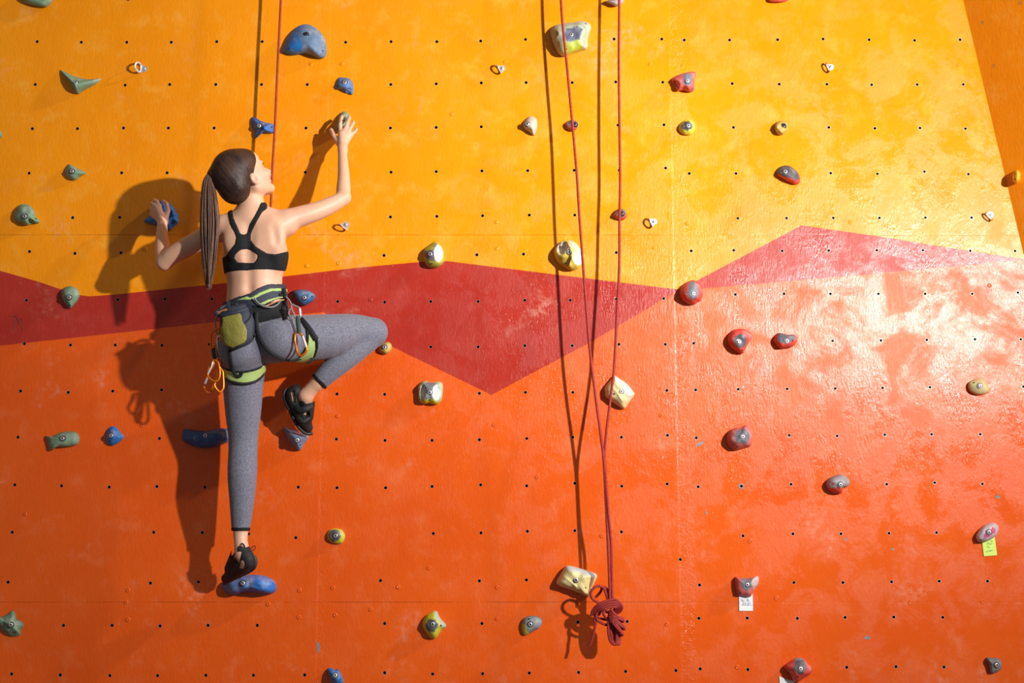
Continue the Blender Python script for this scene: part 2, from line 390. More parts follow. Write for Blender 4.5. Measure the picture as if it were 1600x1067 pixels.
def hold(label, out, h, col, bolt=None, zones=(), dents=(), holes=(), peak=None, p=2.6, q=1.9, rough=.05, seed=0, loc=W, nrm=Vector((0, -1, 0)), group=None, dark=False, ridges=(), tilt=(0, 0), r=.0088):
    """cast hold: closed outline in the wall plane, domed outwards by h metres"""
    rnd = random.Random(seed+int(out[0][0]*7)); o2 = [Vector((x, y, 0)) for x, y in out]
    sp = spline(o2, 8, True)
    # resample evenly
    L = [0]
    for i in range(len(sp)): L.append(L[-1]+(sp[(i+1) % len(sp)]-sp[i]).length)
    N = 72; R = []
    k = 0
    for i in range(N):
        s = L[-1]*i/N
        while L[k+1] < s: k += 1
        u = (s-L[k])/max(L[k+1]-L[k], 1e-6); R.append(sp[k].lerp(sp[(k+1) % len(sp)], u))
    A = sum(R[i].x*R[(i+1) % N].y-R[(i+1) % N].x*R[i].y for i in range(N))/2
    cx = sum((R[i].x+R[(i+1) % N].x)*(R[i].x*R[(i+1) % N].y-R[(i+1) % N].x*R[i].y) for i in range(N))/(6*A)
    cy = sum((R[i].y+R[(i+1) % N].y)*(R[i].x*R[(i+1) % N].y-R[(i+1) % N].x*R[i].y) for i in range(N))/(6*A)
    pk = Vector(peak+(0,)) if peak else Vector((cx, cy, 0))
    cen = Vector((cx, cy, 0)); size = math.sqrt(abs(A))
    S = [1, .997, .985, .965, .93, .88, .82, .75, .67, .58, .49, .40, .31, .22, .13, .05]
    root = empty('climbing_hold', loc(cx, cy), label, 'climbing hold', group)
    V = []; cols = []; off = Vector((rnd.random()*90, rnd.random()*90, rnd.random()*90))
    def vert(x, y, s):
        base = max(0.0, 1-s**p)**(1/q)
        hh = h*base*(1+rough*3*noise.noise(Vector((x*.09, y*.09, 0))+off)*min(1, (1-s)*4))
        hh *= 1+tilt[0]*(x-cx)/size+tilt[1]*(y-cy)/size
        for (dx, dy, rx, ry, ang, dep) in dents:
            ca, sa = math.cos(math.radians(ang)), math.sin(math.radians(ang))
            ux = ((x-dx)*ca+(y-dy)*sa)/rx; uy = (-(x-dx)*sa+(y-dy)*ca)/ry
            e = max(0, 1-(ux*ux+uy*uy)**2); hh -= dep*math.sqrt(e)*min(1, (1-s)*6)
        for (ax_, ay_, bx_, by_, wd, ht) in ridges:
            a2 = Vector((ax_, ay_)); b2 = Vector((bx_, by_)); pp = Vector((x, y)); t = max(0, min(1, (pp-a2).dot(b2-a2)/(b2-a2).length_squared))
            hh += ht*math.exp(-((pp-a2.lerp(b2, t)).length/wd)**2)*min(1, (1-s)*5)
        V.append(loc(x, y, max(hh, 0.0 if s == 1 else .0008)-(0.002 if s == 1 else 0)))
        c = col
        for zp, zc in zones:
            jx = 1.2*noise.noise(Vector((x*.35, y*.35, 3))+off)
            if (zp(x, y) if callable(zp) else inpoly(x+jx, y+jx, zp)): c = zc
        cols.append((*c, 1))
    for s in S:
        e = s
        for v in R:
            # interior rings drift towards a round ring about the peak
            q2 = pk.lerp(v, s); vert(q2.x, q2.y, s)
    vert(pk.x, pk.y, 0)
    F = []; n = len(S)
    for i in range(n-1):
        for k in range(N): F.append((i*N+k, i*N+(k+1) % N, (i+1)*N+(k+1) % N, (i+1)*N+k))
    for k in range(N): F.append(((n-1)*N+k, (n-1)*N+(k+1) % N, n*N))
    o = mesh_obj('grip', V, F, HM, root, None, True, cols)
    bm = bmesh.new(); bm.from_mesh(o.data); bmesh.ops.recalc_face_normals(bm, faces=bm.faces)
    # outward = towards the camera side
    nn = sum((f.normal*f.calc_area() for f in bm.faces), Vector())
    if nn.dot(nrm) < 0: bmesh.ops.reverse_faces(bm, faces=bm.faces)
    bm.to_mesh(o.data); bm.free()
    bv = BVHTree.FromPolygons([o_ for o_ in V], F)
    def surf(x, y):
        p0 = loc(x, y, .3); d = (p0-CAM).normalized(); hp, hn, _, _ = bv.ray_cast(p0, d)
        if hp is None: return loc(x, y, h*.6), nrm
        if hn.dot(nrm) < 0: hn = -hn
        return hp, (hn+nrm*2.2).normalized()
    if bolt:
        hp, hn = surf(*bolt); make_bolt(hp, hn, root, r, dark)
    for (x, y) in holes:
        hp, hn = surf(x, y); mb = MB(); mb.lathe(hp+hn*.0004, hn, [(.0042, -.001), (.0036, .0004), (.0001, .0002)], 10)
        mb.build('screw_hole', [M['black']], root)
    return root
Z = 4.0
z1 = lambda pts: C(435, 30, pts, 15.24)
hold('pale green hold cut off by the top edge at far left', C(0, 0, [(120,-40),(132,0),(190,30),(270,46),(300,40),(330,5),(335,-30),(240,-60)]), .05, GREEN)
hold('pale green horn-shaped hold with two long points, upper left', C(0, 0, [(375,436),(410,450),(460,475),(530,493),(590,495),(634,492),(600,525),(545,555),(510,575),(488,590),(470,580),(450,545),(420,500),(390,465)]), .055, GREEN, (118.5, 129), peak=(117, 131), p=1.6, q=1.3, tilt=(0, .2))
hold('sliver of a teal hold at the left edge', C(0, 0, [(-35,812),(0,815),(12,832),(12,850),(2,862),(-35,865)]), .03, (.10, .30, .25))
hold('small pale green pointed hold beside the shadow, left of the ponytail', [(107,256.5),(114,258.5),(121,263),(130,266.5),(134.5,270.5),(126,276),(117,282),(108,279.5),(102,272),(101.5,265)], .04, GREEN, (112.5, 267.5), p=2, q=1.5)
hold('pale green hooked hold with a side lobe at left edge of the yellow', C(0, 267, [(150,207),(185,215),(210,240),(220,270),(232,295),(250,315),(240,328),(205,330),(165,342),(130,325),(95,310),(88,280),(100,240),(120,215)]), .05, GREEN, (38.7, 338), holes=[(55.5, 342)], dents=[(48, 346, 5, 4, 30, .02)])
hold('pale green egg-shaped hold on the red band at left', C(0, 267, [(430,720),(470,727),(493,750),(497,780),(485,810),(460,840),(437,860),(415,840),(390,800),(383,765),(395,735)]), .045, GREEN, (108, 464.5), holes=[(109, 476.5)], peak=(109, 462))
hold('long pale green rounded bar hold on the orange, lower left', C(0, 534, [(287,588),(320,592),(345,580),(380,565),(430,558),(475,565),(497,590),(497,625),(480,645),(440,655),(390,660),(345,662),(325,680),(308,675),(300,640),(295,615)]), .045, GREEN, (97.7, 685))
hold('small round blue hold beside the long green bar, lower left', C(0, 534, [(695,528),(720,530),(745,555),(775,592),(760,615),(735,635),(700,650),(675,640),(662,615),(665,580),(675,545)]), .042, BLUE, (174, 680.5), holes=[(171, 689)], p=1.9, q=1.6)
hold('pale green five-pointed hold at the lower left edge', C(0, 800, [(-60,640),(-20,645),(0,655),(40,640),(80,613),(100,640),(105,670),(125,675),(152,705),(130,740),(130,768),(70,780),(30,755),(0,725),(-30,700)]), .045, (.17, .28, .18), (17, 976), holes=[(23.5, 987)], p=1.8, q=1.4, rough=.12)
hold('large blue kidney-shaped hold high up by the left rope', z1([(95,770),(110,690),(160,570),(240,400),(350,260),(450,180),(560,130),(680,118),(800,155),(950,255),(1060,380),(1115,500),(1142,650),(1150,800),(1110,905),(1030,945),(930,920),(830,880),(700,835),(560,830),(430,850),(300,850),(190,820)]), .075, BLUE, (478.3, 53.6),
     zones=[(z1([(620,120),(1250,100),(1250,1000),(560,1000),(560,600),(450,350)]), (.13, .21, .34))], holes=[(452.2, 75.3), (503.9, 79.2)], p=2.2, q=1.7, dark=True, tilt=(0, 0), rough=.02)
zz = lambda pts: C(850, 25, pts, 15.24)
hold('large pale green hold with a grey oval patch at top, behind the left rope strand', zz([(145,370),(165,310),(220,245),(310,205),(480,175),(700,145),(870,118),(980,130),(1070,175),(1120,240),(1115,320),(1070,440),(1040,560),(1045,690),(1020,790),(960,810),(830,850),(700,890),(560,950),(460,965),(380,930),(290,820),(210,650),(160,480)]), .085, (.42, .50, .36), (892.8, 54.3), holes=[(914.8, 37.4), (885, 76.5)],
     zones=[(zz([(440,640),(600,610),(830,560),(960,820),(560,970),(420,960)]), (.48, .56, .05)), (zz([(100,150),(330,230),(440,500),(470,980),(100,980)]), (.42, .38, .22)), (zz([(480,400),(500,350),(600,290),(760,245),(870,255),(905,320),(890,440),(830,550),(720,600),(600,612),(510,570),(480,480)]), (.12, .13, .20))], p=3.0, q=1.8)
hold('small grey-blue faceted hold above the raised hand', C(400, 0, [(493,535),(500,515),(510,490),(535,483),(580,490),(600,510),(609,545),(606,585),(595,593),(560,580),(530,560),(500,555)]), .04, (.07, .17, .40), (538.7, 128.5), holes=[(528, 133.5)], p=1.8, q=1.4, dents=[(545, 142, 4, 5, 0, .01)])
hold('small blue T-shaped hold left of the rope above the ponytailed head', C(200, 160, [(513,65),(530,62),(550,75),(580,85),(608,92),(614,120),(600,130),(570,128),(555,133),(545,142),(530,151),(524,140),(526,120),(515,95)], 2.668), .045, (.025, .12, .42), (405, 196.7), holes=[(414.8, 196), (424, 198.6)], p=1.8, q=1.5)
hold('green oval hold gripped by the raised right hand', C(480, 160, [(775,185),(840,215),(875,275),(885,340),(870,450),(850,560),(700,640),(590,600),(580,520),(615,420),(655,290),(705,215)], 13.33), .055, (.20, .32, .18), p=2.2, q=1.6)
hold('blue lumpy hold gripped by the left hand', C(210, 290, [(520,320),(620,315),(700,350),(790,430),(860,500),(850,545),(915,600),(905,670),(925,760),(820,860),(710,950),(600,880),(460,830),(330,800),(195,750),(240,690),(350,600),(450,430)], 13.33), .07, BLUE, holes=[(268, 348)],
     ridges=[(266, 322, 277, 347, 2.5, .012), (272, 330, 262, 352, 2, .008)], rough=.12, p=2.2, q=1.6)
hold('blue half-moon hold just right of the harness belt', C(400, 267, [(222,760),(238,746),(290,741),(340,753),(368,773),(367,800),(340,825),(300,843),(265,834),(240,808)]), .05, (.03, .13, .30), (475.5, 465), holes=[(487, 463.5)], peak=(474, 464), zones=[(C(400, 267, [(200,730),(265,735),(270,840),(200,840)]), (.05, .06, .10))])
hold('grey-blue triangular hold under the bent right foot', C(410, 560, [(232,788),(255,762),(290,787),(330,795),(430,825),(505,848),(508,890),(460,960),(430,1015),(395,1022),(330,960),(270,880),(240,820)], 7.117), .075, SLATE, (464.4, 687.6), holes=[(468.5, 694.5)], p=2, q=1.5)
hold('wide dark blue hold behind the calf of the standing leg', C(275, 660, [(170,440),(210,200),(400,200),(700,230),(950,220),(1200,160),(1450,190),(1520,330),(1510,480),(1350,590),(1100,670),(850,710),(620,700),(430,640),(250,540)], 17.78), .055, (.03, .09, .26), (321, 680.8))
hold('large blue oval ledge under the standing left foot', C(320, 800, [(200,860),(240,810),(330,785),(440,750),(560,745),(690,755),(800,800),(845,850),(852,920),(820,960),(760,978),(620,958),(520,948),(430,958),(370,985),(300,980),(230,940)], 7.623), .09, (.02, .16, .55), (379.7, 911),
     zones=[(C(320, 800, [(180,700),(520,700),(600,900),(520,900),(180,1000)], 7.623), (.10, .18, .40))], p=2.4, q=1.8)
hold('small yellow hold against the bent right knee', C(400, 534, [(780,20),(800,5),(825,0),(845,15),(849,40),(835,65),(810,79),(783,70),(765,55)]), .04, OCHRE, (600.8, 542.5), p=1.8)
zz = lambda pts: C(640, 365, pts, 16.41)
hold('olive and grey hold with one white dish at the top edge of the red peak', zz([(348,450),(400,370),(540,270),(660,198),(740,240),(830,350),(870,480),(888,650),(850,770),(760,850),(640,882),(500,872),(420,800),(380,690),(350,560)]), .06, (.46, .44, .05), (672.4, 397), holes=[(674.7, 411.5)],
     zones=[(zz([(340,440),(460,420),(600,400),(640,260),(720,240),(700,330),(620,450),(650,720),(450,650),(380,600)]), (.16, .13, .14)), (lambda x, y: ((x-685.1)/6.9)**2+((y-396)/13)**2 < 1, WHITE)], dents=[(685.1, 396, 6.6, 12.6, -4, .016)], p=2.8, q=1.8)
zz = lambda pts: C(640, 580, pts, 17.79)
hold('grey and lime square hold with two white dishes below the red band', zz([(238,420),(290,340),(350,285),(430,268),(600,308),(780,290),(880,310),(925,400),(922,600),(892,780),(820,890),(720,932),(540,892),(430,915),(320,880),(250,800),(238,600)]), .06, (.42, .52, .30), (671.5, 613), holes=[(671.5, 624.5)],
     zones=[(zz([(440,300),(760,330),(640,500),(600,700),(700,850),(480,800),(330,820),(440,600)]), GREY), (zz([(200,830),(560,760),(900,880),(900,950),(200,950)]), YEL_), (lambda x, y: ((x-682)/6.6)**2+((y-613.5)/12)**2 < 1, WHITE), (lambda x, y: ((x-660.5)/5)**2+((y-612.5)/12)**2 < 1, PALE)],
     dents=[(682, 613.5, 6.2, 11.6, 3, .012), (660.8, 612.5, 4.6, 11.5, 6, .026)], p=3.2, q=2)
hold('small round lime hold with a dark centre on the lower orange', C(400, 800, [(448,130),(465,108),(500,102),(535,110),(556,140),(553,170),(535,196),(500,199),(465,185),(446,160)]), .04, YEL_, (524.5, 837), zones=[(lambda x, y: math.hypot(x-523, y-836.5) < 9.4, DGREY)], p=2)
hold('lime fin-shaped hold with a dark centre at bottom centre', C(400, 800, [(1113,617),(1132,622),(1150,660),(1189,710),(1160,740),(1125,787),(1100,792),(1075,770),(1045,725),(1041,690),(1060,650),(1085,630)]), .055, YEL_, (676, 975), holes=[(688.7, 977)],
     zones=[(C(400, 800, [(1060,700),(1078,670),(1120,672),(1140,700),(1118,748),(1085,748),(1064,730)]), DGREY), (C(400, 800, [(1113,600),(1150,640),(1200,710),(1160,730),(1140,670),(1120,665)]), (.42, .55, .42))])
hold('bright blue knobbly hold cut off by the bottom edge', C(400, 800, [(445,980),(470,974),(495,986),(515,982),(535,1020),(545,1050),(542,1078),(500,1086),(455,1040),(446,1010)]), .055, (.01, .17, .48), (523.7, 1055), holes=[(531, 1062)], p=1.9, q=1.5)
hold('grey hold with a yellow lower corner below the cream hold', C(800, 800, [(72,665),(100,650),(145,647),(180,662),(189,690),(170,725),(130,747),(100,765),(75,770),(62,740),(62,690)]), .04, (.22, .25, .27), (828.5, 975.3), holes=[(826.5, 967.5)],
     zones=[(C(800, 800, [(50,690),(80,700),(98,745),(115,765),(60,785)]), YEL_)])
zz = lambda pts: C(865, 870, pts, 6.672)
hold('large cream blocky hold beside the rope knot', zz([(28,268),(60,200),(108,120),(150,90),(260,115),(380,150),(452,188),(440,240),(400,320),(368,414),(300,392),(180,345),(60,302)]), .075, CREAM, (899.9, 906), holes=[(914.5, 918)],
     zones=[(zz([(120,80),(470,160),(450,215),(300,180),(120,130)]), (.55, .62, .58))], p=3.4, q=1.9, peak=(897, 905), ridges=[(909, 899, 921, 922, 1.2, .007), (884, 903, 900, 916, 1.2, .006)])
zz = lambda pts: C(930, 575, pts, 15.24)
hold('cream diamond-shaped hold behind the middle of the hanging rope', zz([(233,600),(238,450),(400,235),(460,172),(560,240),(760,380),(920,580),(932,640),(850,760),(760,885),(700,972),(620,955),(480,862),(330,752),(245,672)]), .06, (.76, .62, .30), (970.7, 611.7), holes=[(959.5, 615.4)],
     zones=[(zz([(430,150),(580,200),(960,560),(820,800),(760,640),(500,330)]), (.66, .68, .58))], p=3.2, q=1.9, ridges=[(962, 601, 983, 619, 1.1, .004), (958, 606, 973, 627, 1.0, .004)])
zz = lambda pts: C(1055, 430, pts, 21.33)
hold('large round red hold with a grey shield centre where the yellow, red and orange meet', zz([(152,600),(165,480),(210,370),(300,280),(420,208),(560,168),(680,180),(790,250),(852,340),(872,460),(922,580),(912,720),(850,860),(760,902),(640,982),(500,982),(350,910),(220,800),(162,700)]), .07, RED, (1083.4, 458.8),
     zones=[(zz([(440,260),(560,190),(640,220),(720,350),(790,500),(800,620),(740,740),(600,770),(550,850),(450,740),(400,600),(420,450)]), GREY)], p=2.4, q=1.7, holes=[(1085.5, 467)])
zz = lambda pts: C(1040, 100, pts, 21.33)
hold('red four-cornered hold with a blue-grey patch high in the yellow, right of centre', zz([(195,510),(300,420),(500,330),(700,278),(880,248),(990,268),(1012,340),(985,480),(955,700),(972,800),(940,900),(850,942),(740,920),(620,878),(500,888),(400,912),(350,860),(300,720),(220,600)]), .055, (.64, .10, .09), (1074, 126.7), holes=[(1081.2, 138.6)],
     zones=[(zz([(560,360),(740,290),(840,340),(880,480),(870,640),(820,700),(680,720),(560,640),(600,520)]), (.14, .17, .25))], dents=[(1057, 131, 4, 6, -30, .018), (1069, 138, 5, 3, 0, .008)], p=2.6)
hold('small round lime hold with a black top, upper right of centre', C(800, 0, [(1043,790),(1060,765),(1090,747),(1120,750),(1141,775),(1144,805),(1125,839),(1095,846),(1065,838),(1043,815)]), .04, YEL_, (1075.5, 197), zones=[(C(800, 0, [(1055,785),(1075,760),(1105,753),(1127,775),(1127,803),(1090,815),(1064,805)]), (.04, .045, .05))], p=2)
hold('small beige teardrop hold left of the two hanging ropes', C(800, 0, [(70,770),(90,740),(115,726),(145,735),(158,760),(156,800),(145,835),(135,848),(115,832),(75,802)]), .05, PALE, (823.7, 194), p=1.9, q=1.5)
hold('tiny dark red hold behind the left strand of the rope', C(800, 0, [(329,775),(350,757),(380,749),(408,763),(413,785),(400,811),(375,821),(343,805)]), .035, (.42, .04, .03), (898, 194.5), zones=[(C(800, 0, [(335,745),(420,745),(415,800),(360,790)]), (.06, .06, .08))], dark=True)
hold('small gold furrowed hold below the ring anchor at upper right', C(1200, 0, [(43,780),(60,760),(90,754),(120,762),(126,790),(118,820),(95,842),(60,840),(44,812)]), .04, OCHRE, (1224.5, 196.7), ridges=[(1213, 198, 1222, 208, 1, .004), (1214, 193, 1214, 207, 1, .004)], p=2.8, dark=True)
hold('dark grey bean-shaped hold with a red underside on the yellow at right', [(1213,268),(1219,260.5),(1231,258.5),(1243,265.5),(1249,274),(1250,284),(1244,288.5),(1232,284),(1222,278.5),(1214.5,273.5)], .05, RED, (1227, 268.5), zones=[([(1208,270),(1216,255),(1233,254),(1252,266),(1250,280),(1243,281),(1228,276),(1214,272)], DGREY)], p=2)
hold('small dark red hold behind the right strand of the rope', C(800, 267, [(638,265),(650,245),(675,234),(705,244),(718,270),(713,295),(690,308),(655,298),(630,280)]), .04, (.50, .05, .03), (971.3, 333.5), zones=[(lambda x, y: math.hypot(x-970.5, y-332.3) < 7.2, (.06, .06, .07))], dark=True)
zz = lambda pts: C(855, 365, pts, 17.78)
hold('large round yellow hold with two scooped dishes between the rope and its shadow', zz([(193,480),(230,380),(330,262),(450,190),(600,178),(740,228),(850,320),(940,450),(1015,560),(1025,680),(965,850),(850,980),(700,1032),(600,1002),(450,922),(330,842),(250,722),(198,600)]), .075, (.66, .50, .06), (889.3, 394.5), holes=[(884.2, 410.8)],
     zones=[(zz([(600,150),(1000,350),(940,470),(700,420),(600,300)]), (.55, .58, .42)), (lambda x, y: (((x-903.5)/9)**2+((y-402)/12.5)**2) < 1, (.74, .70, .52)), (lambda x, y: (((x-879)/10)**2+((y-387)/10)**2) < 1, (.60, .50, .38))],
     dents=[(879, 387.5, 7, 11, 25, .035), (903, 402, 8, 11, -20, .02)], p=2.6)
zz = lambda pts: C(1130, 505, pts, 13.33)
hold('red heart-shaped hold with a round grey centre on the orange at right', zz([(100,260),(150,190),(230,130),(380,113),(500,148),(592,220),(598,290),(530,410),(460,540),(422,622),(370,638),(280,592),(180,522),(110,422),(88,330)]), .06, RED, (1154.8, 534), holes=[(1159.3, 546.7)], zones=[(lambda x, y: math.hypot((x-1157)/9.5, (y-532.5)/11) < 1, DGREY)], p=2.8)
hold('small grey and red kidney-shaped hold right of the heart-shaped one', zz([(1053,320),(1080,258),(1150,203),(1250,213),(1350,240),(1450,233),(1530,278),(1547,350),(1500,440),(1420,502),(1300,522),(1180,522),(1100,452),(1058,390)]), .05, RED, (1229.4, 532.8), holes=[(1238, 532.3)],
     zones=[(zz([(1130,190),(1500,210),(1510,300),(1420,380),(1300,400),(1200,410),(1130,350)]), (.10, .11, .14))])
hold('reddish knob hold with a round grey face above the blue-ringed bolt hole', C(800, 534, [(1343,590),(1360,555),(1390,540),(1440,530),(1465,519),(1490,543),(1501,600),(1496,647),(1460,662),(1400,677),(1365,662),(1345,627)]), .07, (.50, .12, .11), (1160.3, 682.2), holes=[(1152.5, 697.5)], zones=[(lambda x, y: math.hypot(x-1160, y-681.5) < 11.8, (.13, .14, .17))], p=2.4)
hold('grey and red dome-shaped hold alone on the lower right orange', C(1200, 534, [(363,890),(375,860),(410,838),(460,829),(500,850),(513,885),(495,905),(470,915),(465,938),(450,950),(420,946),(380,930),(368,910)]), .06, RED, (1313.2, 757), zones=[(lambda x, y: y < 761.5 and x > 1292, (.33, .33, .36)), (C(1200, 534, [(392,878),(412,878),(412,898),(392,898)]), RED)])
hold('small cream lens-shaped hold in the bright glare at far right', C(1200, 534, [(1251,260),(1275,240),(1320,227),(1355,240),(1382,290),(1370,320),(1330,332),(1290,327),(1256,302)]), .045, (.62, .56, .26), (1531.2, 602.7), holes=[(1521.7, 598.2)], peak=(1531, 603))
zz = lambda pts: C(1510, 805, pts, 14.23)
hold('white oval hold with a pink groove above the lime note', zz([(213,470),(250,380),(320,288),(420,208),(540,163),(650,178),(712,250),(718,330),(670,440),(560,532),(430,592),(320,602),(236,560)]), .06, LILAC, (1545.1, 831.3), holes=[(1532.8, 843.3)],
     zones=[(zz([(385,450),(450,390),(540,330),(600,268),(652,298),(642,370),(560,440),(440,502),(390,490)]), PINK)], p=2.6)
zz = lambda pts: C(1125, 880, pts, 11.85)
hold('red scoop-shaped hold with a grey centre above the white note', zz([(273,300),(286,248),(380,265),(480,282),(580,270),(690,233),(722,300),(700,400),(640,480),(590,590),(540,627),(440,605),(355,600),(308,540),(283,420)]), .05, (.60, .12, .11), (1167.6, 913.3), holes=[(1156.7, 925.8)],
     zones=[(zz([(400,275),(600,275),(590,430),(520,520),(430,470),(390,380)]), (.17, .17, .20)), (zz([(600,230),(740,230),(740,400),(620,500),(600,400)]), (.62, .45, .45))], p=2.8)
zz = lambda pts: C(1210, 1010, pts, 18.72)
hold('large red hold with a round dark centre at the bottom edge, right of centre', zz([(283,600),(320,530),(500,400),(640,333),(780,328),(900,390),(1000,500),(1092,620),(1102,720),(1040,822),(900,902),(780,985),(700,1045),(600,1045),(540,980),(480,860),(400,740),(300,655)]), .065, RED, (1250.9, 1044.7), holes=[(1246.7, 1056.7)],
     zones=[(zz([(600,430),(720,380),(860,400),(930,520),(930,660),(860,770),(730,830),(640,740),(560,660),(600,520)]), DGREY), (zz([(560,330),(900,330),(930,400),(860,400),(720,380),(600,430)]), (.25, .20, .22))], p=2.5)
hold('small plain grey triangular hold in the bottom right corner', C(1200, 800, [(1363,911),(1400,909),(1442,915),(1463,945),(1457,980),(1425,1004),(1394,1009),(1384,980),(1378,948)]), .04, (.20, .22, .25), (1557, 1038.7))
hold('pale grey hold cut off by the top edge behind the rope', C(800, 0, [(578,10),(610,0),(640,-22),(692,-15),(698,10),(680,31),(650,41),(620,28)]), .05, (.40, .33, .33))
hold('coral red sliver of a hold cut off by the top edge at right', C(1200, 0, [(-2,0),(10,-20),(100,-25),(127,0),(90,14),(20,12)]), .04, RED)
hold('yellow two-hole hold on the shaded facet at the right edge', C(1200, 267, [(1533,10),(1558,-6),(1577,18),(1572,60),(1547,80),(1528,50)]), .05, (.80, .52, .03), None, holes=[(1585.5, 271.5), (1586, 279.5)], loc=WF, nrm=FN)

# ------------------------------------------------------------------ ring anchors
def hanger(label, px, py, ang, h=.042, wd=.042, tw=.12):
    """stainless bolt hanger: flat tab bolted to the wall, eye bent outwards. ang: direction (deg, px frame) from bolt to the eye"""
    root = empty('bolt_hanger', W(px, py), label, 'anchor', 'ring anchors bolted to the yellow wall')
    c = W(px, py, 0); a = math.radians(ang); dx = Vector((math.cos(a), 0, -math.sin(a))); up = Vector((0, -1, 0)); sd = dx.cross(up)
    th = .003
    mb = MB()
    # tab: rounded triangle on the wall
    P = []
    for k in range(9):
        q = math.pi*(.5+k/8); P.append(c+dx*math.cos(q)*.013+sd*math.sin(q)*.013)
    P = [c+sd*.012]+[p for p in P]+[c-sd*.012, c+dx*.016-sd*.020, c+dx*.016+sd*.020]
    mb.prism([p+up*.0005 for p in P], up, th)
    # eye: ring standing out of the wall
    e = (dx*tw+up).normalized()
    ring = []
    for k in range(24):
        q = 2*math.pi*k/24
        ring.append(c+dx*.016+up*.002+e*(h*.5+math.sin(q)*h*.5)+sd*math.cos(q)*.0205*(1-.12*math.sin(q)))
    mb.tube(ring, .0046, 8, closed=True, flatten=(dx*1.0-up*.35, .42, 1.0))
    mb.build('hanger_plate', [M['steel']], root)
    mb = MB(); mb.lathe(c+up*.0035, up, [(.0085, 0), (.0085, .001), (.0062, .001), (.0060, .006), (.004, .0075), (.0001, .0078)], 6)
    mb.build('hex_bolt', [M['steel']], root)
hanger('steel ring anchor at upper left, right of the green horn-shaped hold', 226.5, 108, 185, tw=.35)
hanger('steel ring anchor high on the yellow, left of the two-strand rope', 785, 107, 155, .036)
hanger('steel ring anchor high on the yellow at right, above the gold hold', 1298, 105, 160, .034)
hanger('steel ring anchor just below the raised elbow', 541, 351, 132, .038)
hanger('steel ring anchor right of the two-strand rope, above the horizontal seam', 1022, 346.5, 160, .036)
hanger('steel ring anchor in the bright glare near the slanted right edge', 1547.5, 335.5, 140, .034)

# ------------------------------------------------------------------ paper notes
def note(label, poly, mat, strokes, ink, nm='paper_note'):
    root = empty(nm, W(poly[0][0], poly[0][1]), label, 'note')
    P = [W(x, y, .004) for x, y in poly]; mb = MB(); mb.prism(P, (0, 1, 0), .0006)
    mb.build('paper_sheet', [mat], root, smooth=False)
    mb = MB()
    for st in strokes: mb.tube(spline([W(x, y, .0046) for x, y in st], 4) if len(st) > 2 else [W(x, y, .0046) for x, y in st], .0006, 5)
    if strokes: mb.build('handwriting', [ink], root)
    return root
zz = lambda pts: C(1125, 880, pts, 11.85)
note('white paper note with blue handwriting under the red scoop-shaped hold', zz([(352,590),(604,530),(612,880),(356,880)]), M['paper'],
     [zz(s) for s in [[(400,652),(398,690),(430,695)], [(418,665),(420,715)], [(452,682),(438,690),(440,706),(458,706)], [(468,658),(474,664)], [(505,655),(495,700),(515,702),(520,670)], [(505,655),(530,668)], [(548,682),(532,690),(535,706),(556,706)],
      [(420,730),(445,730),(445,748),(422,748),(420,730)], [(420,762),(445,765)], [(462,730),(488,730)], [(475,730),(475,768)], [(465,750),(488,750)], [(505,730),(532,730)], [(508,748),(532,748)], [(505,768),(530,768)], [(532,730),(532,768)], [(560,728),(562,748)], [(550,738),(572,738)], [(385,775),(600,775)]]], M['blue_ink'])
zz = lambda pts: C(1510, 805, pts, 14.23)
note('lime green sticky note with black handwriting under the white and pink hold', zz([(352,600),(630,480),(684,888),(388,910)]), M['green_paper'],
     [zz(s) for s in [[(540,565),(555,580),(545,595)], [(570,560),(580,580),(565,592)], [(468,615),(462,660)], [(468,615),(500,610),(480,635)], [(500,630),(515,650),(530,625),(545,648),(560,625),(582,622)], [(478,680),(462,725)], [(478,680),(500,690)], [(495,705),(510,722),(525,715)],
      [(430,795),(432,820)], [(455,790),(452,815),(470,812)], [(485,785),(480,812)], [(500,782),(515,805),(530,780),(545,800),(560,778),(592,782)]]], M['ink'])
note('glossy white strip of tape under the bottom red hold', [(1217.5,1056.5),(1229,1061),(1240,1064),(1243,1075),(1219,1075)], M['paper'], [], M['ink'], 'tape_strip')
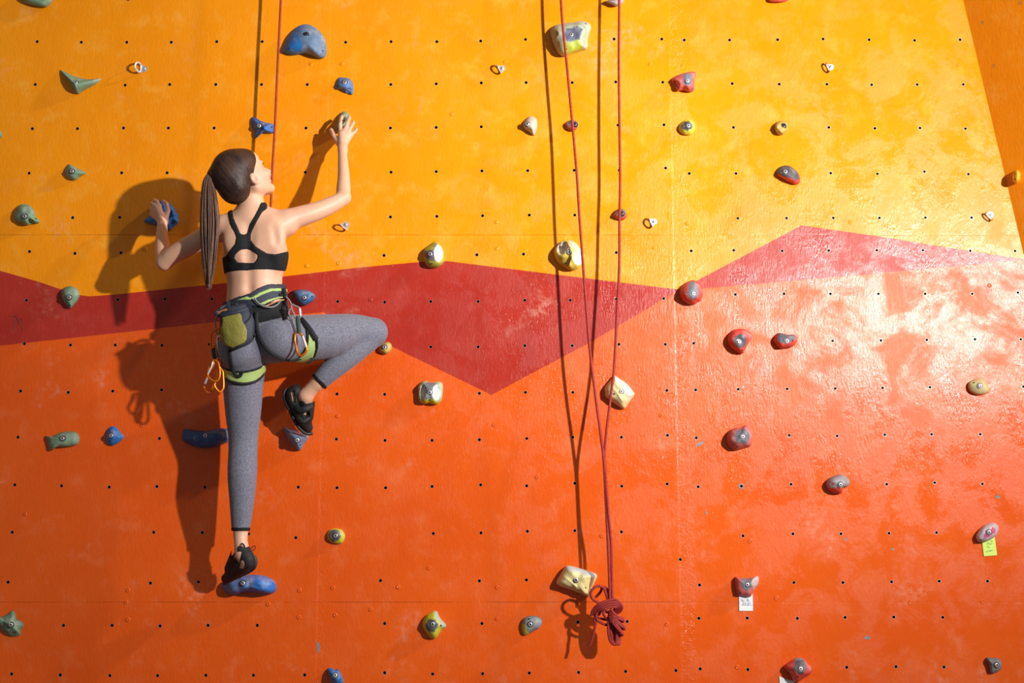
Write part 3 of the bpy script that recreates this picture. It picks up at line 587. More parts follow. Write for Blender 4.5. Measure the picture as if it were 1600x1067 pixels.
# ------------------------------------------------------------------ smooth solids on a grid (limbs, clothes, shoes)
def smin(a, b, k):
    if k <= 0: return np.minimum(a, b)
    h = np.clip(.5+.5*(b-a)/k, 0, 1); return b+(a-b)*h-k*h*(1-h)
class Field:
    def __init__(s, lo, hi, h):
        s.lo = np.array(lo, float); s.h = h; s.n = np.ceil((np.array(hi)-s.lo)/h).astype(int)+1
        s.v = np.full(tuple(s.n), 1.0, np.float32)
    def box(s, lo, hi):
        a = np.clip(np.floor((np.array(lo)-s.lo)/s.h).astype(int), 0, s.n); b = np.clip(np.ceil((np.array(hi)-s.lo)/s.h).astype(int)+1, 0, s.n)
        return tuple(slice(i, j) for i, j in zip(a, b))
    def grid(s, sl):
        ax = [(np.arange(q.start, q.stop)*s.h+l).astype(np.float32) for q, l in zip(sl, s.lo)]
        return np.meshgrid(*ax, indexing='ij', sparse=True)
    def put(s, sl, d, k, sub=False):
        if sub: s.v[sl] = -smin(-s.v[sl], d, k)
        else: s.v[sl] = smin(s.v[sl], d, k)
    def cone(s, a, ra, b, rb, k=.02, sy=1.0, sub=False):
        """round cone; sy > 1 flattens it towards the wall"""
        a = np.array(a); b = np.array(b); R = max(ra, rb)+k+3*s.h
        sl = s.box(np.minimum(a, b)-R, np.maximum(a, b)+R); X, Y, Z_ = s.grid(sl)
        ab = b-a; L = ab[0]**2+(ab[1]*sy)**2+ab[2]**2+1e-12
        px, py, pz = X-a[0], (Y-a[1])*sy, Z_-a[2]
        t = np.clip((px*ab[0]+py*ab[1]*sy+pz*ab[2])/L, 0, 1)
        d = np.sqrt((px-t*ab[0])**2+(py-t*ab[1]*sy)**2+(pz-t*ab[2])**2)-(ra+t*(rb-ra))
        s.put(sl, d, k, sub)
    def ell(s, c, r, k=.02, R=None, sub=False):
        c = np.array(c); m = max(r)+k+3*s.h; sl = s.box(c-m, c+m); X, Y, Z_ = s.grid(sl)
        x, y, z = X-c[0], Y-c[1], Z_-c[2]
        if R is not None:
            q = [R[0][i]*x+R[1][i]*y+R[2][i]*z for i in range(3)]  # R columns = local axes
        else: q = (x, y, z)
        k0 = np.sqrt((q[0]/r[0])**2+(q[1]/r[1])**2+(q[2]/r[2])**2)
        k1 = np.sqrt((q[0]/r[0]**2)**2+(q[1]/r[1]**2)**2+(q[2]/r[2]**2)**2)+1e-6
        s.put(sl, k0*(k0-1)/k1, k, sub)
    def chain(s, P, k=.02, sy=1.0):
        A = np.array([list(a)+[r] for a, r in P]); D = []
        for i in range(len(A)-1):
            p0 = A[i-1] if i else 2*A[0]-A[1]; p1, p2 = A[i], A[i+1]; p3 = A[i+2] if i < len(A)-2 else 2*A[-1]-A[-2]
            for t in (0, .25, .5, .75): D.append(.5*(2*p1+(p2-p0)*t+(2*p0-5*p1+4*p2-p3)*t*t+(3*p1-p0-3*p2+p3)*t**3))
        D.append(A[-1]); D = np.array(D)
        R = D[:, 3].max()+k+3*s.h; sl = s.box(D[:, :3].min(0)-R, D[:, :3].max(0)+R); X, Y, Z_ = s.grid(sl); acc = None
        for a, b in zip(D, D[1:]):
            ab = b-a; L = ab[0]**2+(ab[1]*sy)**2+ab[2]**2+1e-12
            px, py, pz = X-a[0], (Y-a[1])*sy, Z_-a[2]
            t = np.clip((px*ab[0]+py*ab[1]*sy+pz*ab[2])/L, 0, 1)
            d = np.sqrt((px-t*ab[0])**2+(py-t*ab[1]*sy)**2+(pz-t*ab[2])**2)-(a[3]+t*ab[3])
            acc = d if acc is None else np.minimum(acc, d)
        s.put(sl, acc, k)
    def mesh(s, name, mat, parent=None, smooth=2, sl=None, val=None, paint=None):
        lo = s.lo.copy()
        v = s.v if val is None else val
        if sl is not None: lo = lo+np.array([q.start for q in sl])*s.h
        # closed at the edge of the grid
        v = v.copy(); v[0] = v[-1] = 1; v[:, 0] = v[:, -1] = 1; v[:, :, 0] = v[:, :, -1] = 1
        ins = v < 0; a = ins[:-1, :-1, :-1]; act = np.zeros(a.shape, bool); allin = np.ones(a.shape, bool)
        nx, ny, nz = v.shape; corn = [(i, j, k) for i in (0, 1) for j in (0, 1) for k in (0, 1)]
        for i, j, k in corn:
            q = ins[i:nx-1+i, j:ny-1+j, k:nz-1+k]; act |= q; allin &= q
        act &= ~allin
        I, J, K = np.nonzero(act); idx = np.full(act.shape, -1, np.int32); idx[I, J, K] = np.arange(len(I))
        val8 = {c: v[I+c[0], J+c[1], K+c[2]] for c in corn}
        P = np.zeros((len(I), 3)); cnt = np.zeros(len(I))
        for c in corn:
            for ax in range(3):
                if c[ax]: continue
                e = list(c); e[ax] = 1; e = tuple(e); p, q = val8[c], val8[e]; m = (p < 0) != (q < 0)
                t = np.where(m, p/np.where(m, p-q, 1), 0); pos = np.zeros((len(I), 3)); pos += c; pos[:, ax] += t
                P[m] += pos[m]; cnt[m] += 1
        P /= cnt[:, None]; P += np.stack([I, J, K], 1)
        F = []
        for ax in range(3):
            o = [x for x in range(3) if x != ax]
            A = [slice(1, -1)]*3; A[ax] = slice(0, -1)
            B = [slice(1, -1)]*3; B[ax] = slice(1, None)
            s0, s1 = ins[tuple(A)], ins[tuple(B)]; m = s0 != s1; G = np.array(np.nonzero(m)); 
            g = G.copy(); g[o[0]] += 1; g[o[1]] += 1
            def cell(d0, d1):
                q = g.copy(); q[o[0]] -= d0; q[o[1]] -= d1; return idx[q[0], q[1], q[2]]
            qd = np.stack([cell(1, 1), cell(0, 1), cell(0, 0), cell(1, 0)], 1)
            flip = s0[tuple(G)] if ax != 1 else ~s0[tuple(G)]
            qd[~flip] = qd[~flip][:, ::-1]; F.append(qd)
        F = np.concatenate(F); F = F[(F >= 0).all(1)]
        V = lo+P*s.h
        # light smoothing over the quads
        for _ in range(smooth):
            acc = np.zeros_like(V); n = np.zeros(len(V))
            for a_, b_ in ((0, 1), (1, 2), (2, 3), (3, 0)):
                np.add.at(acc, F[:, a_], V[F[:, b_]]); np.add.at(n, F[:, a_], 1)
                np.add.at(acc, F[:, b_], V[F[:, a_]]); np.add.at(n, F[:, b_], 1)
            V = V*.4+acc/np.maximum(n, 1)[:, None]*.6
        cols = paint(V) if paint else None
        return mesh_obj(name, V.tolist(), F.tolist(), mat, parent, None, True, cols)
    def mask_poly(s, sl, poly, scale=.0026, holes=()):
        """signed distance (m) to an outline given as the photo shows it, extruded along the view of the wall"""
        X, Y, Z_ = s.grid(sl); X, Y, Z_ = np.broadcast_arrays(X, Y, Z_)
        u, v = PX(X.astype(np.float64), Y.astype(np.float64), Z_.astype(np.float64))
        def sd(P):
            d = np.full(u.shape, 1e9); sg = np.ones(u.shape, bool); n = len(P)
            for i in range(n):
                x0, y0 = P[i]; x1, y1 = P[(i+1) % n]; ex, ey = x1-x0, y1-y0
                wx, wy = u-x0, v-y0; t = np.clip((wx*ex+wy*ey)/(ex*ex+ey*ey+1e-9), 0, 1)
                d = np.minimum(d, (wx-ex*t)**2+(wy-ey*t)**2)
                c = (v >= y0) != (v >= y1)
                with np.errstate(divide='ignore', invalid='ignore'):
                    xi = x0+(v-y0)*ex/(ey if ey != 0 else 1e-9)
                sg ^= c & (u < xi)
            return np.where(sg, 1, -1)*np.sqrt(d)
        r = sd(poly)
        for hp in holes: r = np.maximum(r, -sd(hp))
        return (r*scale).astype(np.float32)
def pline(P): return [(a[0], a[1]) for a in P]

# ------------------------------------------------------------------ materials of the climber
def skin_mat():
    t = NT('skin'); n = t.noise(9, 4, .6)
    a = t.n('Attribute', attribute_name='paint').outputs[0]
    c = t.mix(t.m('MULTIPLY', t.ramp(n, .35, .7), .25), a, (.62, .27, .19))
    t.put(t.b.inputs['Subsurface Weight'], .12); t.b.inputs['Subsurface Radius'].default_value = (.010, .004, .002); t.b.inputs['Subsurface Scale'].default_value = 1.0
    return t.set(Base_Color=c, Roughness=.48, Normal=t.bump(t.noise(300, 2, .5), .12, .002))
M['skin'] = skin_mat()
def melange():
    t = NT('heather_grey_knit'); f = t.noise(380, 3, .9, (1, 1, .45)); g = t.noise(60, 3, .6)
    c = t.mix(t.ramp(f, .35, .65), (.060, .063, .085), (.25, .255, .33)); c = t.mix(t.m('MULTIPLY', t.ramp(g, .4, .7), .3), c, (.16, .16, .19))
    h = t.m('ADD', t.m('MULTIPLY', f, .0008), t.m('MULTIPLY', t.noise(22, 3, .5, (1, 1, .7)), .002))
    return t.set(Base_Color=c, Roughness=.85, Normal=t.bump(h, .8, 1.0), Sheen_Weight=.12)
M['knit'] = melange()
M['black_fabric'] = simple('black_stretch_fabric', (.004, .004, .006), .85, bump=(300, .2, .001))
M['webbing'] = simple('black_webbing', (.006, .006, .008), .75, bump=(220, .3, .001))
M['navy'] = simple('slate_navy_nylon', (.016, .020, .036), .7, bump=(30, .4, .006), var=(12, (.030, .036, .058)))
M['lime'] = simple('lime_mesh', (.38, .52, .17), .65, bump=(300, .2, .001))
M['mustard'] = simple('mustard_nylon', (.24, .215, .035), .6, bump=(18, .7, .012), var=(14, (.21, .19, .028)))
M['peach'] = simple('orange_trim', (.75, .28, .10), .6)
M['loop'] = simple('grey_gear_loop', (.22, .22, .23), .45)
M['anod'] = simple('orange_anodised_metal', (.85, .22, .015), .3, .65)
M['alu'] = simple('bare_aluminium', (.78, .78, .82), .3, .7)
M['sling'] = simple('dark_green_sling', (.035, .055, .045), .7, bump=(250, .3, .001))
M['rubber'] = simple('charcoal_rubber', (.018, .019, .023), .55, bump=(60, .2, .002))
M['shoe'] = simple('black_shoe_leather', (.010, .010, .012), .7, bump=(90, .25, .002))
TIE = W(332, 276, .415)
def hair_mat(name, radial):
    t = NT(name)
    if radial:
        v = t.n('VectorMath', {0: t.co, 1: tuple(TIE)}, operation='SUBTRACT').outputs[0]
        v = t.n('VectorMath', {0: v}, operation='NORMALIZE').outputs[0]
        s1 = t.noise(34, 5, .75, None, v); s2 = t.noise(9, 3, .6, None, v)
    else:
        s1 = t.noise(420, 4, .7, (1, 1, .03)); s2 = t.noise(60, 3, .6, (1, 1, .05))
    c = t.mix(t.ramp(s1, .32, .68), (.010, .005, .004) if radial else (.045, .020, .013), (.060, .027, .018) if radial else (.20, .095, .062))
    c = t.mix(t.m('MULTIPLY', t.ramp(s2, .5, .72), .6), c, (.15, .075, .05) if radial else (.26, .14, .10))
    return t.set(Base_Color=c, Roughness=.46, Normal=t.bump(t.m('MULTIPLY', s1, .006 if radial else .002), 1.0, 1.0), Specular_IOR_Level=.3)
M['hair'] = hair_mat('brown_hair_combed', True); M['tail'] = hair_mat('brown_hair_tail', False)

# ------------------------------------------------------------------ the climber
person = empty('person', W(378, 900, .12), 'ponytailed woman climbing the wall in a black sports bra and grey leggings', 'person')
lo = np.array([W(222, 600, .1).x, -.60, W(400, 935, .1).z]); hi = np.array([W(612, 600, .1).x, -.02, W(400, 168, .1).z])
B = Field(lo, hi, .0042)
def lean(y, d):
    """the torso hangs a little further off the wall than the hands and feet"""
    return d+float(np.interp(y, [230, 400, 520, 700, 830, 870], [.06, .05, .02, -.03, -.02, .025]))*max(0, min(1, (d-.11)/.14))
J = lambda x, y, d: tuple(W(x, y, lean(y, d)))
# torso
B.chain([(J(398, 362, .275), .104), (J(397, 392, .27), .123), (J(397, 415, .268), .119), (J(398, 445, .27), .111), (J(400, 478, .275), .120), (J(404, 520, .275), .128)], .03, 1.28)
B.cone(J(392, 345, .285), .062, J(352, 353, .295), .047, .035); B.cone(J(394, 345, .285), .062, J(444, 348, .275), .050, .035)
B.ell(J(424, 368, .335), (.058, .030, .075), .03); B.ell(J(366, 372, .335), (.045, .026, .070), .03)      # shoulder blades
B.ell(J(436, 398, .29), (.030, .05, .07), .03)
# groove of the spine
for (x0, y0, x1, y1) in ((389, 352, 388, 400), (388, 400, 389, 450)):
    B.cone(J(x0, y0, .372), .011, J(x1, y1, .360 if y1 > 420 else .368), .013, .030, 1.0, True)
B.cone(J(427, 352, .372), .005, J(432, 378, .368), .008, .024, 1.0, True)
# hips
B.ell(J(376, 545, .325), (.088, .080, .088), .03); B.ell(J(436, 528, .325), (.095, .080, .090), .03)
B.cone(J(408, 560, .405), .006, J(405, 500, .42), .004, .02, 1.0, True)
# standing leg
B.chain([(J(381, 552, .275), .088), (J(380, 600, .265), .0775), (J(380, 645, .25), .067), (J(380, 690, .24), .0545), (J(378.5, 740, .245), .0545), (J(378, 780, .23), .046), (J(376.5, 820, .21), .0345), (J(376, 842, .203), .0275), (J(379, 866, .2), .029)], .02)
# bent leg
B.chain([(J(436, 530, .29), .090), (J(508, 526, .215), .088), (J(550, 517, .165), .0665), (J(584, 518, .125), .054)], .02)
B.chain([(J(582, 521, .12), .055), (J(547, 552, .155), .050), (J(515, 580, .168), .041), (J(498, 597, .165), .0335), (J(489, 605, .16), .029), (J(478, 618, .15), .031)], .012)
# feet inside the shoes
B.chain([(J(379, 866, .2), .027), (J(385, 879, .2), .024), (J(368, 890, .15), .022), (J(353, 902, .1), .014)], .012)
B.chain([(J(378, 858, .19), .025), (J(362, 888, .14), .018)], .012)
B.chain([(J(478, 618, .148), .029), (J(476, 645, .11), .022), (J(481, 667, .082), .015)], .012)
B.chain([(J(456, 615, .135), .022), (J(472, 655, .10), .018)], .012)
# arms
B.chain([(J(446, 350, .278), .050), (J(458, 342, .27), .045), (J(495, 330, .245), .0385), (J(520, 319, .225), .0345), (J(537, 309, .208), .0285)], .022)
B.chain([(J(536.5, 309, .206), .029), (J(536.5, 296, .195), .030), (J(537, 276, .172), .0255), (J(535.5, 245, .14), .0205), (J(535.5, 232, .127), .0205)], .014)
B.chain([(J(350, 357, .292), .046), (J(330, 366, .285), .042), (J(290, 387, .26), .040), (J(268, 400, .245), .036), (J(257, 411, .235), .031)], .022)
B.chain([(J(256, 408, .232), .032), (J(254, 388, .205), .031), (J(253, 366, .17), .0245), (J(253.5, 350, .145), .0205), (J(254, 345, .137), .021)], .014)
# right hand
B.cone(J(535.5, 234, .128), .020, J(534, 210, .110), .016, .01)
for kx, ky, kd in ((532, 206, .103), (538.5, 204, .106), (544, 206, .103), (548.5, 211, .097)): B.cone(J(535.5, 230, .122), .013, J(kx, ky, kd), .0105, .008)
B.cone(J(530, 226, .115), .013, J(521.5, 212, .098), .0095, .008); B.cone(J(521.5, 212, .098), .0105, J(517.3, 202.5, .078), .0085, .004)
FING_R = [[(532, 206, .103), (531.5, 194, .100), (533.5, 184.5, .080), (534.5, 182, .062)], [(538.5, 204, .106), (543, 192, .102), (545.6, 184.5, .082), (545.5, 182.5, .064)],
          [(544, 206, .103), (549.5, 197, .096), (552.3, 191.5, .076), (552, 190, .060)], [(548.5, 211, .097), (554, 206.5, .088), (557, 202.5, .070), (556.5, 201, .056)]]
for f, r in zip(FING_R, (.0094, .0094, .0089, .0080)):
    for i in range(3): B.cone(J(*f[i]), r*(1.02-.05*i), J(*f[i+1]), r*(.97-.06*i), .003)
# left hand
B.cone(J(254, 347, .137), .020, J(247, 330, .125), .0165, .01)
for kx, ky, kd in ((249, 322, .118), (243, 323, .122), (239, 328, .118), (237, 334.5, .11)): B.cone(J(252, 345, .132), .013, J(kx, ky, kd), .0105, .008)
B.cone(J(258, 343, .13), .013, J(262.5, 329, .118), .0098, .008); B.cone(J(262.5, 329, .118), .0095, J(260, 318, .108), .0085, .004); B.cone(J(260, 318, .108), .0085, J(254.5, 314, .095), .0075, .003)
FING_L = [[(249, 322, .118), (244.5, 314.5, .112), (241.5, 313, .092), (243, 314, .075)], [(243, 323, .122), (237, 318.5, .112), (235.5, 318, .09), (237, 319, .072)],
          [(239, 328, .118), (232.5, 324.5, .106), (231.5, 324, .085), (233.5, 325, .068)], [(237, 334.5, .11), (230.5, 332, .098), (229.5, 331.5, .08), (231.5, 332, .064)]]
for f, r in zip(FING_L, (.0094, .0094, .0089, .0080)):
    for i in range(3): B.cone(J(*f[i]), r*(1.02-.05*i), J(*f[i+1]), r*(.97-.06*i), .003)
# neck
B.cone(J(391, 340, .288), .060, J(392, 318, .29), .049, .02); B.cone(J(392, 318, .29), .048, J(391, 296, .292), .047, .02)
# head: a frame of its own (side, forward, up)
HF = Vector((.61, .57, .55)).normalized(); HU = Vector((-.50, -.23, .83)); HU = (HU-HF*HU.dot(HF)).normalized(); HS = HF.cross(HU)
HC = W(382, 271.5, .365)
def Hd(x, y, z): return tuple(HC+HS*x+HF*y+HU*z)
HR_ = [[HS[i], HF[i], HU[i]] for i in range(3)]
B.ell(Hd(0, -.040, .026), (.070, .086, .080), .02, HR_)
B.ell(Hd(0, .025, -.030), (.062, .060, .078), .02, HR_)                      # face
B.cone(Hd(.040, -.012, -.075), .022, Hd(.012, .062, -.100), .018, .02); B.cone(Hd(-.040, -.012, -.075), .022, Hd(-.012, .062, -.100), .018, .02)   # jaw
B.ell(Hd(0, .070, -.100), (.019, .017, .015), .012, HR_)                      # chin
B.ell(Hd(0, .030, .035), (.060, .060, .050), .02, HR_)                        # forehead
for sx in (1, -1):
    B.ell(Hd(sx*.036, .062, -.045), (.024, .022, .022), .012, HR_)            # cheek
    B.ell(Hd(sx*.030, .069, .008), (.026, .010, .008), .008, HR_)             # brow
    B.ell(Hd(sx*.031, .084, -.010), (.014, .010, .009), .008, HR_, True)      # eye socket
    B.ell(Hd(sx*.031, .064, -.010), (.013, .012, .011), .003, HR_)            # lid over the eye
    B.ell(Hd(sx*.009, .099, -.042), (.007, .009, .006), .005, HR_)            # nostril wing
B.cone(Hd(0, .078, -.002), .0075, Hd(0, .112, -.036), .0082, .006)            # nose
B.ell(Hd(0, .086, -.064), (.017, .010, .0055), .006, HR_); B.ell(Hd(0, .083, -.075), (.015, .010, .0060), .006, HR_)   # lips
for sx in (1, -1):                                                            # ears
    e = Vector(Hd(sx*.068, -.020, -.044)); ax = (HS*sx+HF*-.45).normalized()
    B.ell(e+ax*.006, (.007, .017, .028), .005, [[ (ax)[i], (HF+HS*sx*.4).normalized()[i], HU[i]] for i in range(3)])
    B.ell(e+ax*.014+HF*.003, (.006, .008, .013), .005, [[(ax)[i], (HF+HS*sx*.4).normalized()[i], HU[i]] for i in range(3)], True)
SKIN = (.73, .42, .275)
def paint_skin(V):
    V = np.asarray(V); d = V-np.array(HC); y = d@np.array(HF); z = d@np.array(HU); x = d@np.array(HS)
    c = np.tile(np.array([*SKIN, 1.0]), (len(V), 1))
    lips = (np.abs(x) < .020) & (y > .085) & (z < -.058) & (z > -.082)
    c[lips, :3] = (.56, .24, .17)
    brow = (np.abs(np.abs(x)-.031) < .018) & (y > .068) & (np.abs(z-.009) < .004)
    c[brow, :3] = (.06, .03, .02)
    return c
body = B.mesh('body', M['skin'], person, 2, paint=paint_skin)
for sx in (1, -1):
    mb = MB(); c0 = Vector(Hd(sx*.031, .0655, -.0112)); mb.lathe(c0, HF, [(.0001, -.0100)]+[(.0102*math.sin(q), -.0102*math.cos(q)) for q in (.5, 1, 1.4, 1.8, 2.2, 2.6, 2.9)]+[(.0001, .0102)], 14, ms=[0]*5+[1]*3)
    mb.build('eye', [simple('eye_white', (.75, .72, .70), .2), simple('eye_iris', (.05, .03, .02), .15)], person)
    mb = MB()
    for k in range(7):
        q = (k-3)/3; p = Vector(Hd(sx*.031+q*.010, .0755-abs(q)*.003, -.006)); mb.tube([p, p+HF*.006+HU*.002+HS*q*.002, p+HF*.009+HU*.006+HS*q*.003], [.0006, .0005, .0002], 4)
    mb.build('eyelashes', [simple('dark_lash', (.02, .012, .01), .5)], person)

# hair
H = Field(tuple(np.array(HC)-.19), tuple(np.array(HC)+.19), .0035)
H.ell(Hd(0, -.036, .030), (.080, .096, .088), .02, HR_); H.ell(Hd(0, -.078, -.034), (.068, .062, .066), .04, HR_)
H.cone(Hd(.0, -.09, .03), .045, TIE, .020, .04); H.ell(Hd(0, .016, .040), (.067, .066, .060), .015, HR_)
sl = tuple(slice(0, n) for n in H.n); X, Y, Zg = H.grid(sl)
dx, dy, dz = X-HC.x, Y-HC.y, Zg-HC.z
yl = dx*HF.x+dy*HF.y+dz*HF.z; zl = dx*HU.x+dy*HU.y+dz*HU.z; xl = dx*HS.x+dy*HS.y+dz*HS.z
# hairline: forward limit as a function of height
hl = np.interp(zl.ravel(), [-.20, -.13, -.100, -.075, -.045, -.030, .0, .04, .075, .12], [-.070, -.062, -.052, -.046, -.034, .002, .042, .072, .090, .092]).reshape(zl.shape)
hl = hl+.010*np.clip(1-(xl/.066)**2, 0, 1)*np.clip(zl/.03, 0, 1)
cut = (yl-hl)*.8
H.v = np.maximum(H.v, cut.astype(np.float32)); H.v = np.maximum(H.v, (-(zl+.128)*.9).astype(np.float32))
hair = H.mesh('hair', M['hair'], person, 2)
# tie and tail
mb = MB(); tdir = (TIE-Vector(Hd(0, -.09, .0))).normalized()
mb.lathe(TIE-tdir*.010, tdir, [(.0165, -.004), (.0215, .002), (.0215, .012), (.0165, .018)], 16)
mb.build('hair_tie', [M['black_fabric']], hair)
rnd = random.Random(4); mb = MB()
LE = [(331,274),(323,274),(316.5,288),(314,320),(313.5,360),(316,400),(320,430),(324,449)]
RE = [(334,280),(333,284),(336,297),(340,325),(342,355),(339,390),(335,420),(330,447)]
for i in range(170):
    u = rnd.random(); dd = rnd.uniform(-1, 1); ph = rnd.uniform(0, 6.28); amp = rnd.uniform(.3, 2.4); end = rnd.uniform(.84, 1.03); P = []
    for k, (l, r) in enumerate(zip(LE, RE)):
        tt = k/7; x = l[0]+(r[0]-l[0])*u+amp*math.sin(ph+tt*5)*(tt*1.1); y = l[1]+(r[1]-l[1])*u
        y = 274+(y-274)*(end if k > 3 else 1)
        thick = .006+.020*math.sin(min(1, tt*1.4)*math.pi*.62)
        P.append(W(x, y, .438+dd*thick*math.sqrt(max(0, 1-(2*u-1)**2))-.02*tt))
    S_ = spline(P, 4); n = len(S_)
    mb.tube(S_, [.0029*(1-.72*(q/n)**2.5) for q in range(n)], 6)
mb.build('ponytail', [M['tail']], hair)

# ------------------------------------------------------------------ clothes
def shell(name, poly, off, mat, parent, holes=(), k=.003, dmin=.0, smooth=2, inner=None, dlo=0.0, dhi=.60):
    us = [p[0] for p in poly]; vs = [p[1] for p in poly]
    a = W(min(us)-8, max(vs)+8, .2); b = W(max(us)+8, min(vs)-8, .2)
    sl = B.box((a.x, -dhi, a.z), (b.x, -dlo, b.z))
    v = B.v[sl]-off; m = B.mask_poly(sl, poly, .0026, holes); v = -smin(-v, -m, k)
    if inner is not None: v = np.maximum(v, -(B.v[sl]-inner))
    return B.mesh(name, mat, parent, smooth, sl, v.astype(np.float32))
zz = lambda pts: C(320, 310, pts, 10.667)
bra = [(354.7,318),(354.7,327),(358.4,343.7),(360,352),(365,360.6),(369,371),(367,381),(359.4,390.6),(352.8,400),(344,404),(338,406),(340,430),(349,429),(375,424.5),(400,421),(425,421.5),(444,423.5),(460,425),(460,390),(445.6,393.4),(430.6,397.2),(417.5,395.8),(399.7,385),(392,374.7),(392.7,366),(396.9,355),(404.4,341),(410,331.6),(417.5,326),(418,316),(408,316),(402.5,327.8),(395,341.9),(389.4,351),(385.6,364.4),(381.9,366.7),(376,365.3),(370.6,353),(365,340),(363,326.9),(363,318)]
hole = [(366.4,402.8),(368,398),(372.5,393.4),(376,390.5),(381,389.5),(387.5,389.7),(394,392),(398.8,395.3),(402.5,399),(402,404),(399,408),(397,410.7),(384,410.5),(371,409.5)]
shell('sports_bra', bra, .0045, M['black_fabric'], person, [hole], .002)
leg = [(325,514),(355,514),(402,504.5),(456,492),(480,478),(620,470),(625,540),(513,613),(481,580),(455,583),(425,585),(418,600),(418,829),(345,829),(325,640)]
shell('leggings', leg, .0042, M['knit'], person)
shell('leg_cuff', [(350,823.5),(410,823.5),(410,829.5),(350,829.5)], .0062, M['black_fabric'], person, k=.001)
shell('leg_cuff', [(484,583.5),(487.5,579.5),(516,608.5),(512,613)], .0062, M['black_fabric'], person, k=.001)
shell('waistband', [(325,492),(355,490),(402,476),(456,466),(470,470),(466,489),(456,493),(402,505.5),(355,515.5),(325,515.5)], .0056, M['black_fabric'], person)

# ------------------------------------------------------------------ climbing shoes
def shoe(label, chains, strap_fn, cuts, bb):
    a = W(bb[0], bb[3], .15); b = W(bb[2], bb[1], .15)
    F_ = Field((a.x, -.30, a.z), (b.x, -.02, b.z), .0028)
    for ch in chains: F_.chain([(J(*p[:3]), p[3]) for p in ch], .014)
    sl = tuple(slice(0, n) for n in F_.n)
    for poly, dm in cuts:      # openings over the instep and heel
        m = F_.mask_poly(sl, poly); X, Y, Z_ = F_.grid(sl); m = np.maximum(m, (Y+dm))
        F_.v = np.maximum(F_.v, -m)
    return F_.mesh(label, M['shoe'], person, 2)
s1 = shoe('climbing_shoe', [[(378, 861, .198, .0335), (387, 878, .200, .0300), (371, 891, .150, .0290), (353, 903.5, .098, .0195)], [(372, 866, .185, .031), (360, 888, .13, .024)]], None,
     [([(374,888),(377,877),(380,874),(383,880),(382,889)], .17), ([(362,850),(371,850),(370,868),(366,876),(362,872)], .16), ([(355,832),(395,832),(395,849),(383,856),(376,851),(355,856)], .0)], (335, 825, 410, 925))
mb = MB()   # rand of smoother rubber around heel and toe, pull tabs, strap
mb.tube(spline([W(397, 868, .20), W(399.5, 878, .20), W(396, 888, .195), W(383, 896, .165), W(366, 904, .12), W(350, 912, .085)], 6), .0075, 8, 1)
mb.tube(spline([W(389, 861, .215), W(394, 855, .215), W(398, 853, .215), W(399, 856, .213), W(395, 860, .213), W(389, 863, .215)], 6), .0018, 6)
mb.tube(spline([W(374, 857, .232), W(377, 849.5, .232), W(381, 851, .232), W(384, 859, .232)], 6), .0025, 6)
mb.tube(spline([W(362, 873, .185), W(368, 878, .20), W(376, 870, .222), W(384, 862, .226)], 6), .0045, 8, flatten=((0, 1, 0), .5, 1.4))
mb.build('heel_rand', [M['shoe'], M['rubber']], s1)
s2 = shoe('climbing_shoe', [[(462, 612, .140, .031), (458, 620, .136, .030), (473, 652, .105, .0295), (481, 668, .080, .0215)], [(480, 628, .142, .033), (479, 650, .11, .029)]], None,
     [([(474,596),(500,596),(500,622),(487,629),(478,631),(473,625),(471,612)], .0), ([(455,613),(460,609),(461.5,630),(457,627)], .14), ([(474,646),(483,642),(484,650),(478,656)], .128)], (430, 590, 505, 690))
mb = MB()
mb.tube(spline([W(447, 607, .14), W(443.5, 617, .14), W(449, 633, .13), W(458, 652, .115), W(467, 668, .095), W(478, 677, .078), W(488, 677, .066)], 6), .0078, 8, 1)
mb.tube(spline([W(463, 634, .155), W(468, 640, .168), W(478, 638, .172), W(487, 632, .155)], 6), .009, 8, flatten=((0, 1, 0), .4, 1.2))
mb.tube(spline([W(466, 652, .135), W(473, 658, .14), W(480, 654, .135), W(484, 648, .122)], 6), .007, 8, flatten=((0, 1, 0), .4, 1.2))
mb.build('strap', [M['shoe'], M['rubber']], s2)
# ------------------------------------------------------------------ harness
BV = BVHTree.FromPolygons([body.data.vertices[i].co+person.location for i in range(len(body.data.vertices))], [tuple(p.vertices) for p in body.data.polygons])
def S(px, py, off=.01, d=.3):
    r = ray(px, py).normalized(); hp, hn, _, _ = BV.ray_cast(CAM, r)
    if hp is None or hp.y > -.02: hp = W(px, py, lean(py, d))
    return hp-r*off
def onbody(pts, off=.010, n=5, d=.3):
    """a strap path pressed onto the body"""
    P = spline([Vector((x, y, 0)) for x, y in pts], n); Q = [S(p.x, p.y, off, d) for p in P]
    for _ in range(2):
        for i in range(1, len(Q)-1):
            q = Q[i].copy(); q.y = (Q[i-1].y+2*Q[i].y+Q[i+1].y)/4; q.y = min(q.y, Q[i].y); Q[i] = q
    return Q
harness = empty('climbing_harness', W(400, 480, .3), 'slate, lime and black climbing harness worn over the grey leggings', 'harness')
z5 = lambda pts: C(310, 420, pts, 7.62); z6 = lambda pts: C(310, 520, pts, 8.889)
shell('waist_belt', z5([(200,420),(340,385),(450,335),(620,288),(720,222),(830,178),(1000,176),(1080,180),(1080,330),(985,345),(900,385),(800,430),(700,490),(640,500),(560,470),(340,470),(200,500)]), .0135, M['navy'], harness, k=.006, inner=.0048)
for poly in ([(360,420),(460,368),(570,322),(620,345),(720,282),(860,228),(990,228),(1060,240),(1060,285),(990,268),(870,272),(740,322),(650,372),(600,395),(470,395),(375,425)],
             [(665,435),(740,405),(830,362),(960,330),(1060,320),(1060,345),(960,352),(850,395),(760,440),(680,470)]):
    shell('belt_trim', z5(poly), .0180, M['lime'], harness, k=.002, inner=.008)
